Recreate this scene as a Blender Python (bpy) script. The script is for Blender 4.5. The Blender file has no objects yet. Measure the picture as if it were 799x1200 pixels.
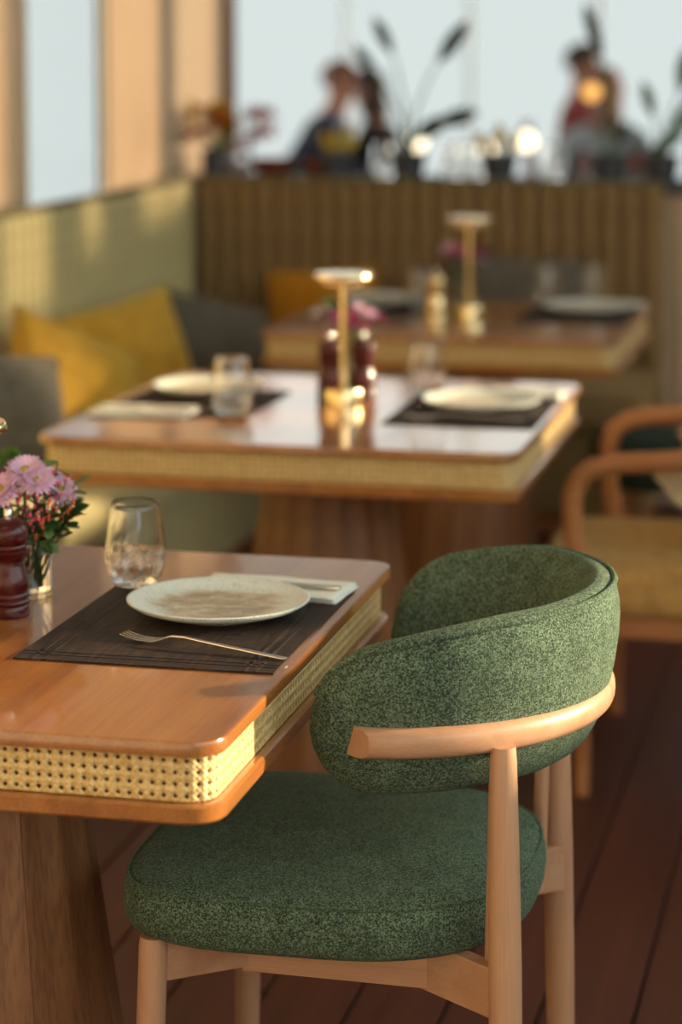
import bpy, bmesh, math, random
from mathutils import Vector, Matrix, Euler
PI = math.pi
R = math.radians
random.seed(7)
scene = bpy.context.scene
col = scene.collection

# ------------------------------------------------------------------ camera
cd = bpy.data.cameras.new('camera')
cam = bpy.data.objects.new('camera', cd)
col.objects.link(cam)
cam.location = (0, 0, 1.52)
cam.rotation_euler = (R(90 - 5), 0, R(13))
cd.sensor_fit = 'VERTICAL'
cd.sensor_height = 36
cd.sensor_width = 24
cd.lens = 84.0
cd.shift_y = -(600 - (50 + 2800 * math.tan(R(5)))) / 1200
cd.clip_start = 0.05
cd.clip_end = 300
cd.dof.use_dof = True
cd.dof.focus_distance = 2.97
cd.dof.aperture_fstop = 2.4
scene.camera = cam

# ------------------------------------------------------------------ world, sun, exposure
w = bpy.data.worlds.new('sky')
scene.world = w
w.use_nodes = True
bg = w.node_tree.nodes['Background']
bg.inputs['Color'].default_value = (0.71, 0.785, 0.785, 1)
bg.inputs['Strength'].default_value = 3.6
SUN_FROM = Vector((1.0, 0.42, 0.24)).normalized()
sl = bpy.data.lights.new('sun', 'SUN')
sl.energy = 13.0
sl.color = (1.0, 0.75, 0.48)
sl.angle = R(2.0)
so = bpy.data.objects.new('sun', sl)
col.objects.link(so)
so.rotation_euler = SUN_FROM.to_track_quat('Z', 'Y').to_euler()
vs = scene.view_settings
vs.view_transform = 'Standard'
vs.look = 'None'
vs.exposure = 0.0
vs.gamma = 1.0
vs.use_curve_mapping = False

# ------------------------------------------------------------------ materials
MATS = {}
class NT:
    def __init__(s, name):
        s.m = bpy.data.materials.new(name)
        s.m.use_nodes = True
        s.t = s.m.node_tree
        s.b = s.t.nodes['Principled BSDF']
        MATS[name] = s.m
    def n(s, typ, **kw):
        nd = s.t.nodes.new(typ)
        for k, v in kw.items():
            if k.startswith('i_'):
                nd.inputs[k[2:].replace('_', ' ')].default_value = v
            else:
                setattr(nd, k, v)
        return nd
    def l(s, a, b):
        s.t.links.new(a, b)
    def ramp(s, fac, stops):
        r = s.n('ShaderNodeValToRGB')
        e = r.color_ramp.elements
        while len(e) < len(stops):
            e.new(0.5)
        for i, (p, c) in enumerate(stops):
            e[i].position = p
            e[i].color = (*c, 1)
        s.l(fac, r.inputs['Fac'])
        return r
    def coords(s, scale=(1, 1, 1), kind='Object'):
        tc = s.n('ShaderNodeTexCoord')
        mp = s.n('ShaderNodeMapping')
        mp.inputs['Scale'].default_value = scale
        s.l(tc.outputs[kind], mp.inputs['Vector'])
        return mp.outputs['Vector']
    def bump(s, h, strength=0.3, dist=0.001):
        b = s.n('ShaderNodeBump')
        b.inputs['Strength'].default_value = strength
        b.inputs['Distance'].default_value = dist
        s.l(h, b.inputs['Height'])
        s.l(b.outputs['Normal'], s.b.inputs['Normal'])
    def set(s, **kw):
        for k, v in kw.items():
            s.b.inputs[k.replace('_', ' ')].default_value = v
        return s

def srgb(r, g, b):
    f = lambda c: (c / 255 / 12.92) if c / 255 <= 0.04045 else ((c / 255 + 0.055) / 1.055) ** 2.4
    return (f(r), f(g), f(b))

def plain(name, c, rough=0.5, metal=0.0, var=0.08, scale=12, **kw):
    s = NT(name)
    v = s.coords()
    n = s.n('ShaderNodeTexNoise', i_Scale=scale, i_Detail=3.0)
    s.l(v, n.inputs['Vector'])
    lo = tuple(x * (1 - var) for x in c)
    hi = tuple(min(1, x * (1 + var)) for x in c)
    r = s.ramp(n.outputs['Fac'], [(0.3, lo), (0.7, hi)])
    s.l(r.outputs['Color'], s.b.inputs['Base Color'])
    s.set(Roughness=rough, Metallic=metal, **kw)
    return s.m

def wood(name, dark, mid, light, axis='y', rough=0.4, fine=1.0, coat=0.0, pores=0.25, spec=0.5):
    s = NT(name)
    k = {'x': (1.2, 16, 16), 'y': (16, 1.2, 16), 'z': (16, 16, 1.2)}[axis]
    v = s.coords(tuple(q * fine for q in k))
    n1 = s.n('ShaderNodeTexNoise', i_Scale=1.0, i_Detail=5.0, i_Roughness=0.6, i_Distortion=0.6)
    s.l(v, n1.inputs['Vector'])
    r = s.ramp(n1.outputs['Fac'], [(0.28, dark), (0.5, mid), (0.74, light)])
    k2 = {'x': (6, 260, 260), 'y': (260, 6, 260), 'z': (260, 260, 6)}[axis]
    v2 = s.coords(tuple(q * fine for q in k2))
    n2 = s.n('ShaderNodeTexNoise', i_Scale=1.0, i_Detail=2.0)
    s.l(v2, n2.inputs['Vector'])
    rp = s.ramp(n2.outputs['Fac'], [(0.40, (1 - pores,) * 3), (0.55, (1, 1, 1))])
    mx = s.n('ShaderNodeMix', data_type='RGBA', blend_type='MULTIPLY')
    mx.inputs[0].default_value = 1.0
    s.l(r.outputs['Color'], mx.inputs[6])
    s.l(rp.outputs['Color'], mx.inputs[7])
    s.l(mx.outputs[2], s.b.inputs['Base Color'])
    s.set(Roughness=rough, Coat_Weight=coat, Coat_Roughness=0.07, Specular_IOR_Level=spec)
    s.bump(n2.outputs['Fac'], 0.12, 0.0006)
    return s.m

def tweed(name, dark, mid, light, scale=420, bump=0.7, sheen=0.25, weave=True):
    s = NT(name)
    v = s.coords()
    vo = s.n('ShaderNodeTexVoronoi', i_Scale=scale)
    s.l(v, vo.inputs['Vector'])
    sep = s.n('ShaderNodeSeparateColor')
    s.l(vo.outputs['Color'], sep.inputs['Color'])
    r = s.ramp(sep.outputs[0], [(0.12, dark), (0.5, mid), (0.92, light)])
    n = s.n('ShaderNodeTexNoise', i_Scale=28.0, i_Detail=4.0)
    s.l(v, n.inputs['Vector'])
    rv = s.ramp(n.outputs['Fac'], [(0.3, (0.8, 0.8, 0.8)), (0.7, (1.1, 1.1, 1.1))])
    mx = s.n('ShaderNodeMix', data_type='RGBA', blend_type='MULTIPLY')
    mx.inputs[0].default_value = 1.0
    s.l(r.outputs['Color'], mx.inputs[6])
    s.l(rv.outputs['Color'], mx.inputs[7])
    s.l(mx.outputs[2], s.b.inputs['Base Color'])
    s.set(Roughness=0.95, Sheen_Weight=sheen, Sheen_Roughness=0.5, Specular_IOR_Level=0.15)
    s.b.inputs['Sheen Tint'].default_value = (*[min(1, q * 3 + .1) for q in light], 1)
    inv = s.n('ShaderNodeMath', operation='SUBTRACT')
    inv.inputs[0].default_value = 1.0
    s.l(vo.outputs['Distance'], inv.inputs[1])
    s.bump(inv.outputs[0], bump, 0.0016)
    return s.m

def glassmat(name, tint=(1, 1, 1), rough=0.0, ior=1.45):
    s = NT(name)
    s.set(Base_Color=(*tint, 1), Roughness=rough, IOR=ior)
    s.b.inputs['Transmission Weight'].default_value = 1.0
    return s.m

def panemat(name, tint=(0.95, 0.98, 0.97)):
    s = NT(name)
    tr = s.n('ShaderNodeBsdfTransparent')
    tr.inputs['Color'].default_value = (*tint, 1)
    gl = s.n('ShaderNodeBsdfGlossy')
    gl.inputs['Roughness'].default_value = 0.02
    fr = s.n('ShaderNodeFresnel')
    fr.inputs['IOR'].default_value = 1.04
    mx = s.n('ShaderNodeMixShader')
    s.l(fr.outputs[0], mx.inputs[0])
    s.l(tr.outputs[0], mx.inputs[1])
    s.l(gl.outputs[0], mx.inputs[2])
    out = s.t.nodes['Material Output']
    s.l(mx.outputs[0], out.inputs['Surface'])
    return s.m

def emis(name, c, strength):
    s = NT(name)
    s.set(Base_Color=(*c, 1), Roughness=0.4)
    s.b.inputs['Emission Color'].default_value = (*c, 1)
    s.b.inputs['Emission Strength'].default_value = strength
    return s.m

M = {}
M['top_y'] = wood('table_oak', srgb(142, 84, 37), srgb(166, 104, 48), srgb(182, 121, 60), 'y', 0.28, 1.0, 1.0, 0.16)
M['slab'] = M['top_y']
M['stave'] = wood('pedestal_oak', srgb(104, 63, 37), srgb(136, 88, 54), srgb(156, 107, 69), 'z', 0.5, 0.8)
M['beech'] = wood('chair_beech', srgb(178, 130, 100), srgb(192, 146, 114), srgb(202, 158, 126), 'z', 0.42, 1.3, 0, 0.06)
M['beech_x'] = wood('chair_beech_rail', srgb(178, 130, 100), srgb(192, 146, 114), srgb(202, 158, 126), 'x', 0.38, 1.3, 0, 0.06)
M['bentwood'] = wood('bentwood', srgb(164, 104, 62), srgb(184, 122, 76), srgb(198, 138, 92), 'x', 0.4, 1.0, 0, 0.08)
M['floor'] = wood('deck_boards', srgb(64, 30, 23), srgb(82, 40, 31), srgb(96, 48, 38), 'y', 0.45, 0.7, 0, 0.2)
M['floor_far'] = wood('deck_far', srgb(64, 30, 23), srgb(82, 40, 31), srgb(96, 48, 38), 'y', 0.5, 0.7, 0, 0.2)
M['gap'] = plain('floor_gap', srgb(24, 18, 20), 0.8)
M['green'] = tweed('green_tweed', srgb(44, 54, 43), srgb(75, 94, 75), srgb(118, 135, 114), scale=640, bump=0.5, sheen=0.10)
M['green_in'] = tweed('green_tweed_piping', srgb(46, 58, 44), srgb(72, 92, 70), srgb(106, 124, 100), scale=640)
M['olive'] = tweed('olive_bench', srgb(180, 166, 118), srgb(202, 188, 138), srgb(214, 202, 152), 300, 0.2, 0.2)
M['olive_brown'] = tweed('brown_bench', srgb(126, 100, 66), srgb(148, 120, 82), srgb(162, 134, 94), 300, 0.2, 0.2)
M['olive_pipe'] = plain('olive_piping', srgb(120, 108, 74), 0.9)
M['mustard'] = tweed('mustard_velvet', srgb(182, 134, 40), srgb(204, 156, 56), srgb(218, 174, 78), 260, 0.15, 0.5)
M['ochre'] = tweed('ochre_cotton', srgb(176, 112, 22), srgb(196, 130, 34), srgb(206, 146, 50), 260, 0.15, 0.3)
M['grey'] = tweed('grey_wool', srgb(84, 80, 72), srgb(106, 100, 90), srgb(126, 120, 108), 300, 0.3, 0.2)
M['dgreen'] = tweed('bottle_green', srgb(24, 34, 30), srgb(34, 48, 42), srgb(48, 62, 52), 300, 0.2, 0.2)
M['tan'] = tweed('tan_seat', srgb(176, 132, 72), srgb(196, 150, 88), srgb(212, 170, 108), 300, 0.3, 0.2)
M['beige'] = tweed('beige_back', srgb(176, 148, 112), srgb(198, 170, 134), srgb(212, 188, 152), 300, 0.3, 0.2)
M['cane_core'] = plain('cane_core', srgb(138, 86, 48), 0.7)
M['napkin'] = plain('napkin_linen', srgb(236, 236, 228), 0.9, var=0.02)
M['brass'] = plain('brass', (0.86, 0.66, 0.36), 0.15, 1.0, 0.04)
M['steel'] = plain('steel', (0.72, 0.70, 0.66), 0.2, 1.0, 0.03)
M['champagne'] = plain('champagne_metal', (0.66, 0.61, 0.55), 0.25, 1.0, 0.04)
M['mill'] = wood('mill_wood', srgb(44, 4, 6), srgb(66, 9, 11), srgb(88, 16, 16), 'z', 0.35, 2.0, 0.5, 0.1, 0.2)
M['glass'] = glassmat('clear_glass')
M['water'] = glassmat('water', (0.97, 0.95, 0.90), 0, 1.33)
M['pane'] = panemat('window_pane')
M['tinted'] = panemat('sky_dimming_pane', (0.523, 0.525, 0.519))  # tint added to hold down the brightness of the sky behind
M['transom_added'] = panemat('added_transom_pane', (0.74, 0.71, 0.68))  # tint sets how bright the sky mirrors in the middle table
M['sun_cut'] = panemat('sun_cut_pane', (0.53, 0.53, 0.53))  # darkened glass, added to weaken the sun through the rear side windows
M['frame'] = plain('window_frame', srgb(236, 238, 234), 0.5)
M['wallwood'] = wood('wall_battens', srgb(204, 170, 134), srgb(216, 184, 148), srgb(224, 196, 162), 'z', 0.6, 0.6, 0, 0.06)
M['wallplain'] = plain('wall_panel', srgb(198, 176, 150), 0.8, var=0.03)
M['trimwood'] = wood('trim_wood', srgb(150, 96, 60), srgb(170, 112, 72), srgb(184, 126, 84), 'z', 0.5, 0.6, 0, 0.06)
M['pinkslat'] = wood('pale_slats', srgb(232, 192, 160), srgb(240, 206, 178), srgb(244, 216, 190), 'z', 0.6, 0.6, 0, 0.05)
M['ledge'] = plain('slate_ledge', srgb(70, 72, 80), 0.6)
M['ceil'] = wood('ceiling_wood', srgb(170, 130, 96), srgb(188, 146, 110), srgb(200, 160, 124), 'y', 0.6, 0.5, 0, 0.05)
M['plaster'] = plain('white_plaster', srgb(232, 232, 226), 0.9, var=0.02)
M['leaf'] = plain('leaf_green', srgb(62, 92, 44), 0.45, var=0.3, scale=40)
M['leaf2'] = plain('leaf_sage', srgb(104, 124, 72), 0.5, var=0.25, scale=40)
M['leafdark'] = plain('leaf_dark', srgb(34, 48, 26), 0.45, var=0.2)
M['stem'] = plain('stem_green', srgb(74, 98, 48), 0.6)
M['lilac'] = plain('petal_lilac', srgb(224, 182, 214), 0.7, var=0.18, scale=60)
M['magenta'] = plain('petal_magenta', srgb(168, 56, 124), 0.7, var=0.2, scale=60)
M['pinkbud'] = plain('bud_pink', srgb(222, 100, 122), 0.6, var=0.2, scale=90)
M['coral'] = plain('bud_coral', srgb(222, 96, 66), 0.6, var=0.2, scale=90)
M['pollen'] = plain('flower_eye', srgb(176, 150, 70), 0.8)
M['moss'] = plain('green_trick', srgb(84, 120, 34), 0.8, var=0.3, scale=60)
M['yellowleaf'] = plain('leaf_yellow', srgb(190, 160, 20), 0.5, var=0.2)
M['redflower'] = plain('petal_rust', srgb(196, 70, 34), 0.6, var=0.2)
M['skin'] = plain('skin', srgb(176, 116, 88), 0.55, var=0.04)
M['hair'] = plain('hair_brown', srgb(58, 38, 28), 0.6, var=0.2)
M['hairlight'] = plain('hair_auburn', srgb(112, 72, 46), 0.6, var=0.2)
M['navy'] = plain('cloth_navy', srgb(28, 32, 46), 0.85)
M['blue'] = plain('cloth_blue', srgb(20, 100, 150), 0.85)
M['red'] = plain('cloth_red', srgb(140, 56, 52), 0.85)
M['paleshirt'] = plain('cloth_pale', srgb(150, 158, 160), 0.85)
M['black'] = plain('cloth_black', srgb(34, 32, 32), 0.85)
M['trousers'] = plain('cloth_charcoal', srgb(52, 50, 54), 0.85)
M['shoe'] = plain('shoe_leather', srgb(40, 26, 20), 0.5)
M['eye'] = plain('eye', srgb(30, 22, 18), 0.3)
M['lip'] = plain('lip', srgb(150, 80, 72), 0.5)
M['farchair'] = wood('far_chair_wood', srgb(116, 56, 40), srgb(132, 68, 50), srgb(146, 80, 60), 'z', 0.45, 0.6, 0, 0.06)
M['glow'] = emis('lamp_glow', (1.0, 0.82, 0.55), 3.2)
M['glow_soft'] = emis('lamp_glow_soft', (1.0, 0.80, 0.50), 1.6)
M['glow_orange'] = emis('lamp_glow_orange', (1.0, 0.50, 0.12), 1.3)

def cane_material():
    s = NT('rattan_cane')
    v = s.coords()
    n = s.n('ShaderNodeTexNoise', i_Scale=160.0, i_Detail=3.0)
    s.l(v, n.inputs['Vector'])
    r = s.ramp(n.outputs['Fac'], [(0.3, srgb(198, 160, 98)), (0.55, srgb(224, 192, 132)), (0.8, srgb(238, 214, 160))])
    uv = s.n('ShaderNodeUVMap')
    sep = s.n('ShaderNodeSeparateXYZ')
    s.l(uv.outputs[0], sep.inputs[0])
    hs = []
    for a, b, k in ((1, 0, 2), (0, 1, 2), (1, 1, 2), (1, -1, 2)):
        ma = s.n('ShaderNodeMath', operation='MULTIPLY'); ma.inputs[1].default_value = a * 2 * PI * k
        s.l(sep.outputs[0], ma.inputs[0])
        mb = s.n('ShaderNodeMath', operation='MULTIPLY'); mb.inputs[1].default_value = b * 2 * PI * k
        s.l(sep.outputs[1], mb.inputs[0])
        ad = s.n('ShaderNodeMath', operation='ADD'); s.l(ma.outputs[0], ad.inputs[0]); s.l(mb.outputs[0], ad.inputs[1])
        co = s.n('ShaderNodeMath', operation='COSINE'); s.l(ad.outputs[0], co.inputs[0])
        hs.append(co)
    cur = hs[0]
    for q in hs[1:]:
        mx = s.n('ShaderNodeMath', operation='ADD'); s.l(cur.outputs[0], mx.inputs[0]); s.l(q.outputs[0], mx.inputs[1]); cur = mx
    s.bump(cur.outputs[0], 0.35, 0.0012)
    s.l(r.outputs['Color'], s.b.inputs['Base Color'])
    s.set(Roughness=0.5)
    return s.m
M['cane'] = cane_material()

def placemat_material():
    s = NT('woven_placemat')
    v = s.coords((1, 1, 1))
    sep = s.n('ShaderNodeSeparateXYZ')
    s.l(v, sep.inputs[0])
    n = s.n('ShaderNodeTexNoise', i_Scale=1.0, i_Detail=3.0)
    v2 = s.coords((18, 180, 1))
    s.l(v2, n.inputs['Vector'])
    n3 = s.n('ShaderNodeTexNoise', i_Scale=1.0, i_Detail=2.0)
    v3 = s.coords((160, 14, 1))
    s.l(v3, n3.inputs['Vector'])
    ad = s.n('ShaderNodeMath', operation='ADD')
    s.l(n.outputs['Fac'], ad.inputs[0]); s.l(n3.outputs['Fac'], ad.inputs[1])
    r = s.ramp(ad.outputs[0], [(0.40, srgb(24, 17, 17)), (0.55, srgb(40, 29, 27)), (0.75, srgb(72, 52, 43))])
    hf = s.n('ShaderNodeMath', operation='MULTIPLY'); hf.inputs[1].default_value = 0.5
    s.l(ad.outputs[0], hf.inputs[0])
    r.color_ramp.elements[0].position = 0.38
    r.color_ramp.elements[1].position = 0.50
    r.color_ramp.elements[2].position = 0.64
    s.l(hf.outputs[0], r.inputs['Fac'])
    s.l(r.outputs['Color'], s.b.inputs['Base Color'])
    s.set(Roughness=0.6, Specular_IOR_Level=0.3)
    w1 = s.n('ShaderNodeTexWave', i_Scale=160.0, wave_type='BANDS', bands_direction='Y')
    s.l(s.coords(), w1.inputs['Vector'])
    w2 = s.n('ShaderNodeTexWave', i_Scale=160.0, wave_type='BANDS', bands_direction='X')
    s.l(s.coords(), w2.inputs['Vector'])
    a2 = s.n('ShaderNodeMath', operation='ADD')
    s.l(w1.outputs['Fac'], a2.inputs[0]); s.l(w2.outputs['Fac'], a2.inputs[1])
    s.bump(a2.outputs[0], 0.4, 0.0008)
    return s.m
M['mat'] = placemat_material()

def plate_material():
    s = NT('glazed_plate')
    v = s.coords((1, 1, 1))
    ln = s.n('ShaderNodeVectorMath', operation='LENGTH')
    s.l(v, ln.inputs[0])
    n = s.n('ShaderNodeTexNoise', i_Scale=26.0, i_Detail=8.0, i_Roughness=0.75)
    s.l(s.coords((1, 1.8, 1)), n.inputs['Vector'])
    # brushed brown wash fades out before the rim
    sub = s.n('ShaderNodeMapRange'); sub.inputs[1].default_value = 0.07; sub.inputs[2].default_value = 0.12
    sub.inputs[3].default_value = 0.08; sub.inputs[4].default_value = -0.28
    s.l(ln.outputs['Value'], sub.inputs[0])
    ad = s.n('ShaderNodeMath', operation='ADD')
    s.l(n.outputs['Fac'], ad.inputs[0]); s.l(sub.outputs[0], ad.inputs[1])
    r = s.ramp(ad.outputs[0], [(0.42, srgb(232, 236, 228)), (0.52, srgb(212, 200, 174)), (0.68, srgb(172, 146, 112))])
    sp = s.n('ShaderNodeTexNoise', i_Scale=420.0, i_Detail=1.0)
    s.l(s.coords(), sp.inputs['Vector'])
    rs = s.ramp(sp.outputs['Fac'], [(0.32, (0.55, 0.45, 0.36)), (0.37, (1, 1, 1))])
    mx = s.n('ShaderNodeMix', data_type='RGBA', blend_type='MULTIPLY')
    mx.inputs[0].default_value = 1.0
    s.l(r.outputs['Color'], mx.inputs[6]); s.l(rs.outputs['Color'], mx.inputs[7])
    s.l(mx.outputs[2], s.b.inputs['Base Color'])
    s.set(Roughness=0.28)
    return s.m
M['plate'] = plate_material()

# ------------------------------------------------------------------ mesh helpers
class MB:
    def __init__(s):
        s.v = []; s.f = []; s.uv = None
    def add(s, vs, fs):
        o = len(s.v)
        s.v += [tuple(p) for p in vs]
        s.f += [tuple(i + o for i in f) for f in fs]
        return s
    def box(s, x0, x1, y0, y1, z0, z1):
        vs = [(x0, y0, z0), (x1, y0, z0), (x1, y1, z0), (x0, y1, z0), (x0, y0, z1), (x1, y0, z1), (x1, y1, z1), (x0, y1, z1)]
        fs = [(0, 3, 2, 1), (4, 5, 6, 7), (0, 1, 5, 4), (1, 2, 6, 5), (2, 3, 7, 6), (3, 0, 4, 7)]
        return s.add(vs, fs)
    def loops(s, rings, closed=True, cap0=True, cap1=True):
        n = len(rings[0]); vs = []; fs = []
        for r in rings: vs += r
        for i in range(len(rings) - 1):
            for j in range(n if closed else n - 1):
                k = (j + 1) % n
                fs.append((i * n + j, i * n + k, (i + 1) * n + k, (i + 1) * n + j))
        if cap0: fs.append(tuple(reversed(range(n))))
        if cap1: fs.append(tuple(range((len(rings) - 1) * n, len(rings) * n)))
        return s.add(vs, fs)
    def lathe(s, prof, n=32, c=(0, 0, 0), cap0=True, cap1=True):
        rings = [[(c[0] + r * math.cos(2 * PI * j / n), c[1] + r * math.sin(2 * PI * j / n), c[2] + z) for j in range(n)] for r, z in prof]
        return s.loops(rings, True, cap0, cap1)
    def tube(s, pts, rad, n=12, caps=True):
        pts = [Vector(p) for p in pts]
        if not isinstance(rad, (list, tuple)): rad = [rad] * len(pts)
        rings = []
        t0 = (pts[1] - pts[0]).normalized()
        u = t0.orthogonal().normalized()
        for i, p in enumerate(pts):
            if i == 0: t = pts[1] - pts[0]
            elif i == len(pts) - 1: t = pts[-1] - pts[-2]
            else: t = pts[i + 1] - pts[i - 1]
            t.normalize()
            u = (u - t * u.dot(t)).normalized()
            v = t.cross(u)
            rings.append([p + (u * math.cos(2 * PI * j / n) + v * math.sin(2 * PI * j / n)) * rad[i] for j in range(n)])
        return s.loops(rings, True, caps, caps)
    def slab(s, w, d, r, layers, n=8, c=(0, 0)):
        """rounded rectangle stacked through layers of (inset, z)"""
        rings = []
        layers = [(layers[0][0] + 0.002, layers[0][1])] + list(layers) + [(layers[-1][0] + 0.002, layers[-1][1])]
        for ins, z in layers:
            rr = max(r - ins, 0.0005); hw = w / 2 - ins - rr; hd = d / 2 - ins - rr
            ring = []
            for q, (sx, sy) in enumerate(((1, 1), (-1, 1), (-1, -1), (1, -1))):
                for j in range(n + 1):
                    a = q * PI / 2 + j * PI / 2 / n
                    ring.append((c[0] + sx * hw + rr * math.cos(a), c[1] + sy * hd + rr * math.sin(a), z))
            rings.append(ring)
        return s.loops(rings)
    def board(s, pts, thick, z0, z1):
        """upright board following a polyline of (x, y)"""
        pts = [Vector((p[0], p[1])) for p in pts]
        L = []; Rr = []
        for i, p in enumerate(pts):
            a = pts[max(i - 1, 0)]; b = pts[min(i + 1, len(pts) - 1)]
            t = (b - a).normalized(); nn = Vector((-t.y, t.x)) * thick / 2
            L.append(p + nn); Rr.append(p - nn)
        rings = [[(L[i].x, L[i].y, z0), (Rr[i].x, Rr[i].y, z0), (Rr[i].x, Rr[i].y, z1), (L[i].x, L[i].y, z1)] for i in range(len(pts))]
        return s.loops(rings)
    def build(s, name, mat, parent=None, smooth=35, loc=None, bevel=0, sub=0, uvs=None):
        me = bpy.data.meshes.new(name)
        me.from_pydata(s.v, [], s.f)
        bm = bmesh.new(); bm.from_mesh(me)
        bmesh.ops.recalc_face_normals(bm, faces=bm.faces)
        bm.to_mesh(me); bm.free()
        me.materials.append(mat)
        if smooth:
            me.shade_smooth()
            me.set_sharp_from_angle(angle=R(smooth))
        o = bpy.data.objects.new(name, me)
        col.objects.link(o)
        if parent: o.parent = parent
        if loc is not None: o.location = loc
        if bevel:
            b = o.modifiers.new('bevel', 'BEVEL'); b.width = bevel; b.segments = 2; b.limit_method = 'ANGLE'; b.angle_limit = R(40)
        if sub:
            q = o.modifiers.new('sub', 'SUBSURF'); q.levels = sub; q.render_levels = sub
        return o

def tag(o, label=None, cat=None, group=None, kind=None):
    if label: o['label'] = label
    if cat: o['category'] = cat
    if group: o['group'] = group
    if kind: o['kind'] = kind
    return o
def thing(name, label, cat, loc=(0, 0, 0), rz=0, group=None):
    o = bpy.data.objects.new(name, None)
    o.empty_display_size = 0.1
    col.objects.link(o)
    o.location = loc
    o.rotation_euler = (0, 0, rz)
    return tag(o, label, cat, group)
def copy_tree(o, parent=None):
    c = o.copy()
    col.objects.link(c)
    c.parent = parent
    for ch in list(o.children):
        copy_tree(ch, c)
    return c
def dup(o, loc, rz=0, label=None, group=None):
    c = copy_tree(o)
    c.location = loc
    c.rotation_euler = (0, 0, rz)
    if label: c['label'] = label
    if group: c['group'] = group
    return c
def struct(o):
    o['kind'] = 'structure'
    return o

# ================================================================== STRUCTURE
# floor with individual deck boards
floor = struct(MB().box(-9, 6, -3, 15.6, -0.12, -0.008).build('floor', M['gap'], smooth=0))
PL = MB().box(-0.0705, 0.0705, -4.2, 4.2, -0.012, 0).build('plank', M['floor'], floor, smooth=0, bevel=0.002)
k0, k1 = -17, 24
first = True
for k in range(k0, k1):
    x = -0.515 + 0.147 * (k + 0.5)
    p = PL if first else PL.copy()
    if not first: col.objects.link(p)
    first = False
    p.location = (x, 4.35, 0)
    p.parent = floor
far = MB()
for k in range(0, 98):
    x = -7.95 + k * 0.147
    far.box(x - 0.0705, x + 0.0705, 8.56, 15.5, -0.012, 0)
fb = far.build('deck_boards', M['floor_far'], floor, smooth=0); fb['kind'] = 'stuff'

ceil_ = struct(MB().box(-9, 1.75, -1.6, 15.7, 3.0, 3.12).build('ceiling', M['plaster'], smooth=0))  # unseen; extent and white finish shaped to block and bounce sky light
wb = struct(MB().box(-2.5, 1.5, -1.75, -1.6, 0, 3.0).build('wall_added_behind', M['plaster'], smooth=0))  # unseen wall, added to cut the light from behind the camera

# left wall with battens and a narrow window
WX = -2.42
wl = MB()
wl.box(WX - 0.018, WX, -1, 6.48, 0, 3.0)
wl.box(WX - 0.018, WX, 7.16, 8.56, 0, 3.0)
wl.box(WX - 0.018, WX, 6.48, 7.16, 0, 0.95)
wl.box(WX - 0.018, WX, 6.48, 7.16, 1.95, 3.0)
wall_left = struct(wl.build('wall_left', M['wallplain'], smooth=0))
bat = None
def batten(y):
    global bat
    if bat is None:
        prof = [(0.0, -0.024), (0.012, -0.021), (0.019, -0.010), (0.019, 0.010), (0.012, 0.021), (0.0, 0.024)]
        rings = [[(px, py, z) for px, py in prof] for z in (1.07, 2.99)]
        bat = MB().loops(rings).build('batten', M['wallwood'], wall_left, smooth=50)
        o = bat
    else:
        o = bat.copy(); col.objects.link(o); o.parent = wall_left
    o.location = (WX, y, 0)
y = 5.3
while y < 6.44:
    batten(y); y += 0.056
y = 7.2
while y < 7.74:
    batten(y); y += 0.056
tr = struct(MB().box(WX - 0.15, WX + 0.02, 8.56, 8.66, 0, 3.0).build('trim_1', M['trimwood'], smooth=0, bevel=0.004))
w1 = struct(bpy.data.objects.new('window_1', None)); col.objects.link(w1); w1.location = (WX - 0.010, 6.82, 0.95)
fr = MB().box(-0.009, 0.009, -0.34, -0.325, 0, 1.0).box(-0.009, 0.009, 0.325, 0.34, 0, 1.0).box(-0.009, 0.009, -0.325, 0.325, 0, 0.03).box(-0.009, 0.009, -0.325, 0.325, 0.97, 1.0)
fr.build('window_frame', M['frame'], w1, smooth=0)
MB().box(-0.003, 0.003, -0.325, 0.325, 0.03, 0.97).build('pane', M['tinted'], w1, smooth=0)

# far glazing; unseen upper panes and bar added for the middle table's bright reflection
GY = 15.2
w2 = struct(bpy.data.objects.new('window_2', None)); col.objects.link(w2); w2.location = (0, GY, 0)
xs = [-8.4 + 0.822 * k for k in range(16)]
off = -3.478 - xs[6]
xs = [q + off for q in xs if q + off > -5.3]
for q in xs:
    MB().box(q - 0.016, q + 0.016, -0.02, 0.02, 0.0, 3.0).build('mullion', M['frame'], w2, smooth=0)
for a, b in zip(xs, xs[1:]):
    MB().box(a + 0.016, b - 0.016, -0.005, 0.005, 0.1, 1.93).build('pane', M['tinted'], w2, smooth=0)
    MB().box(a + 0.016, b - 0.016, -0.005, 0.005, 1.97, 2.97).build('added_transom_pane', M['transom_added'], w2, smooth=0)
MB().box(xs[0], xs[-1], -0.035, 0.035, 1.93, 1.97).build('added_transom_bar', M['frame'], w2, smooth=0)
MB().box(xs[0], xs[-1], -0.05, 0.05, 0.0, 0.1).build('sill', M['frame'], w2, smooth=0)

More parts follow.
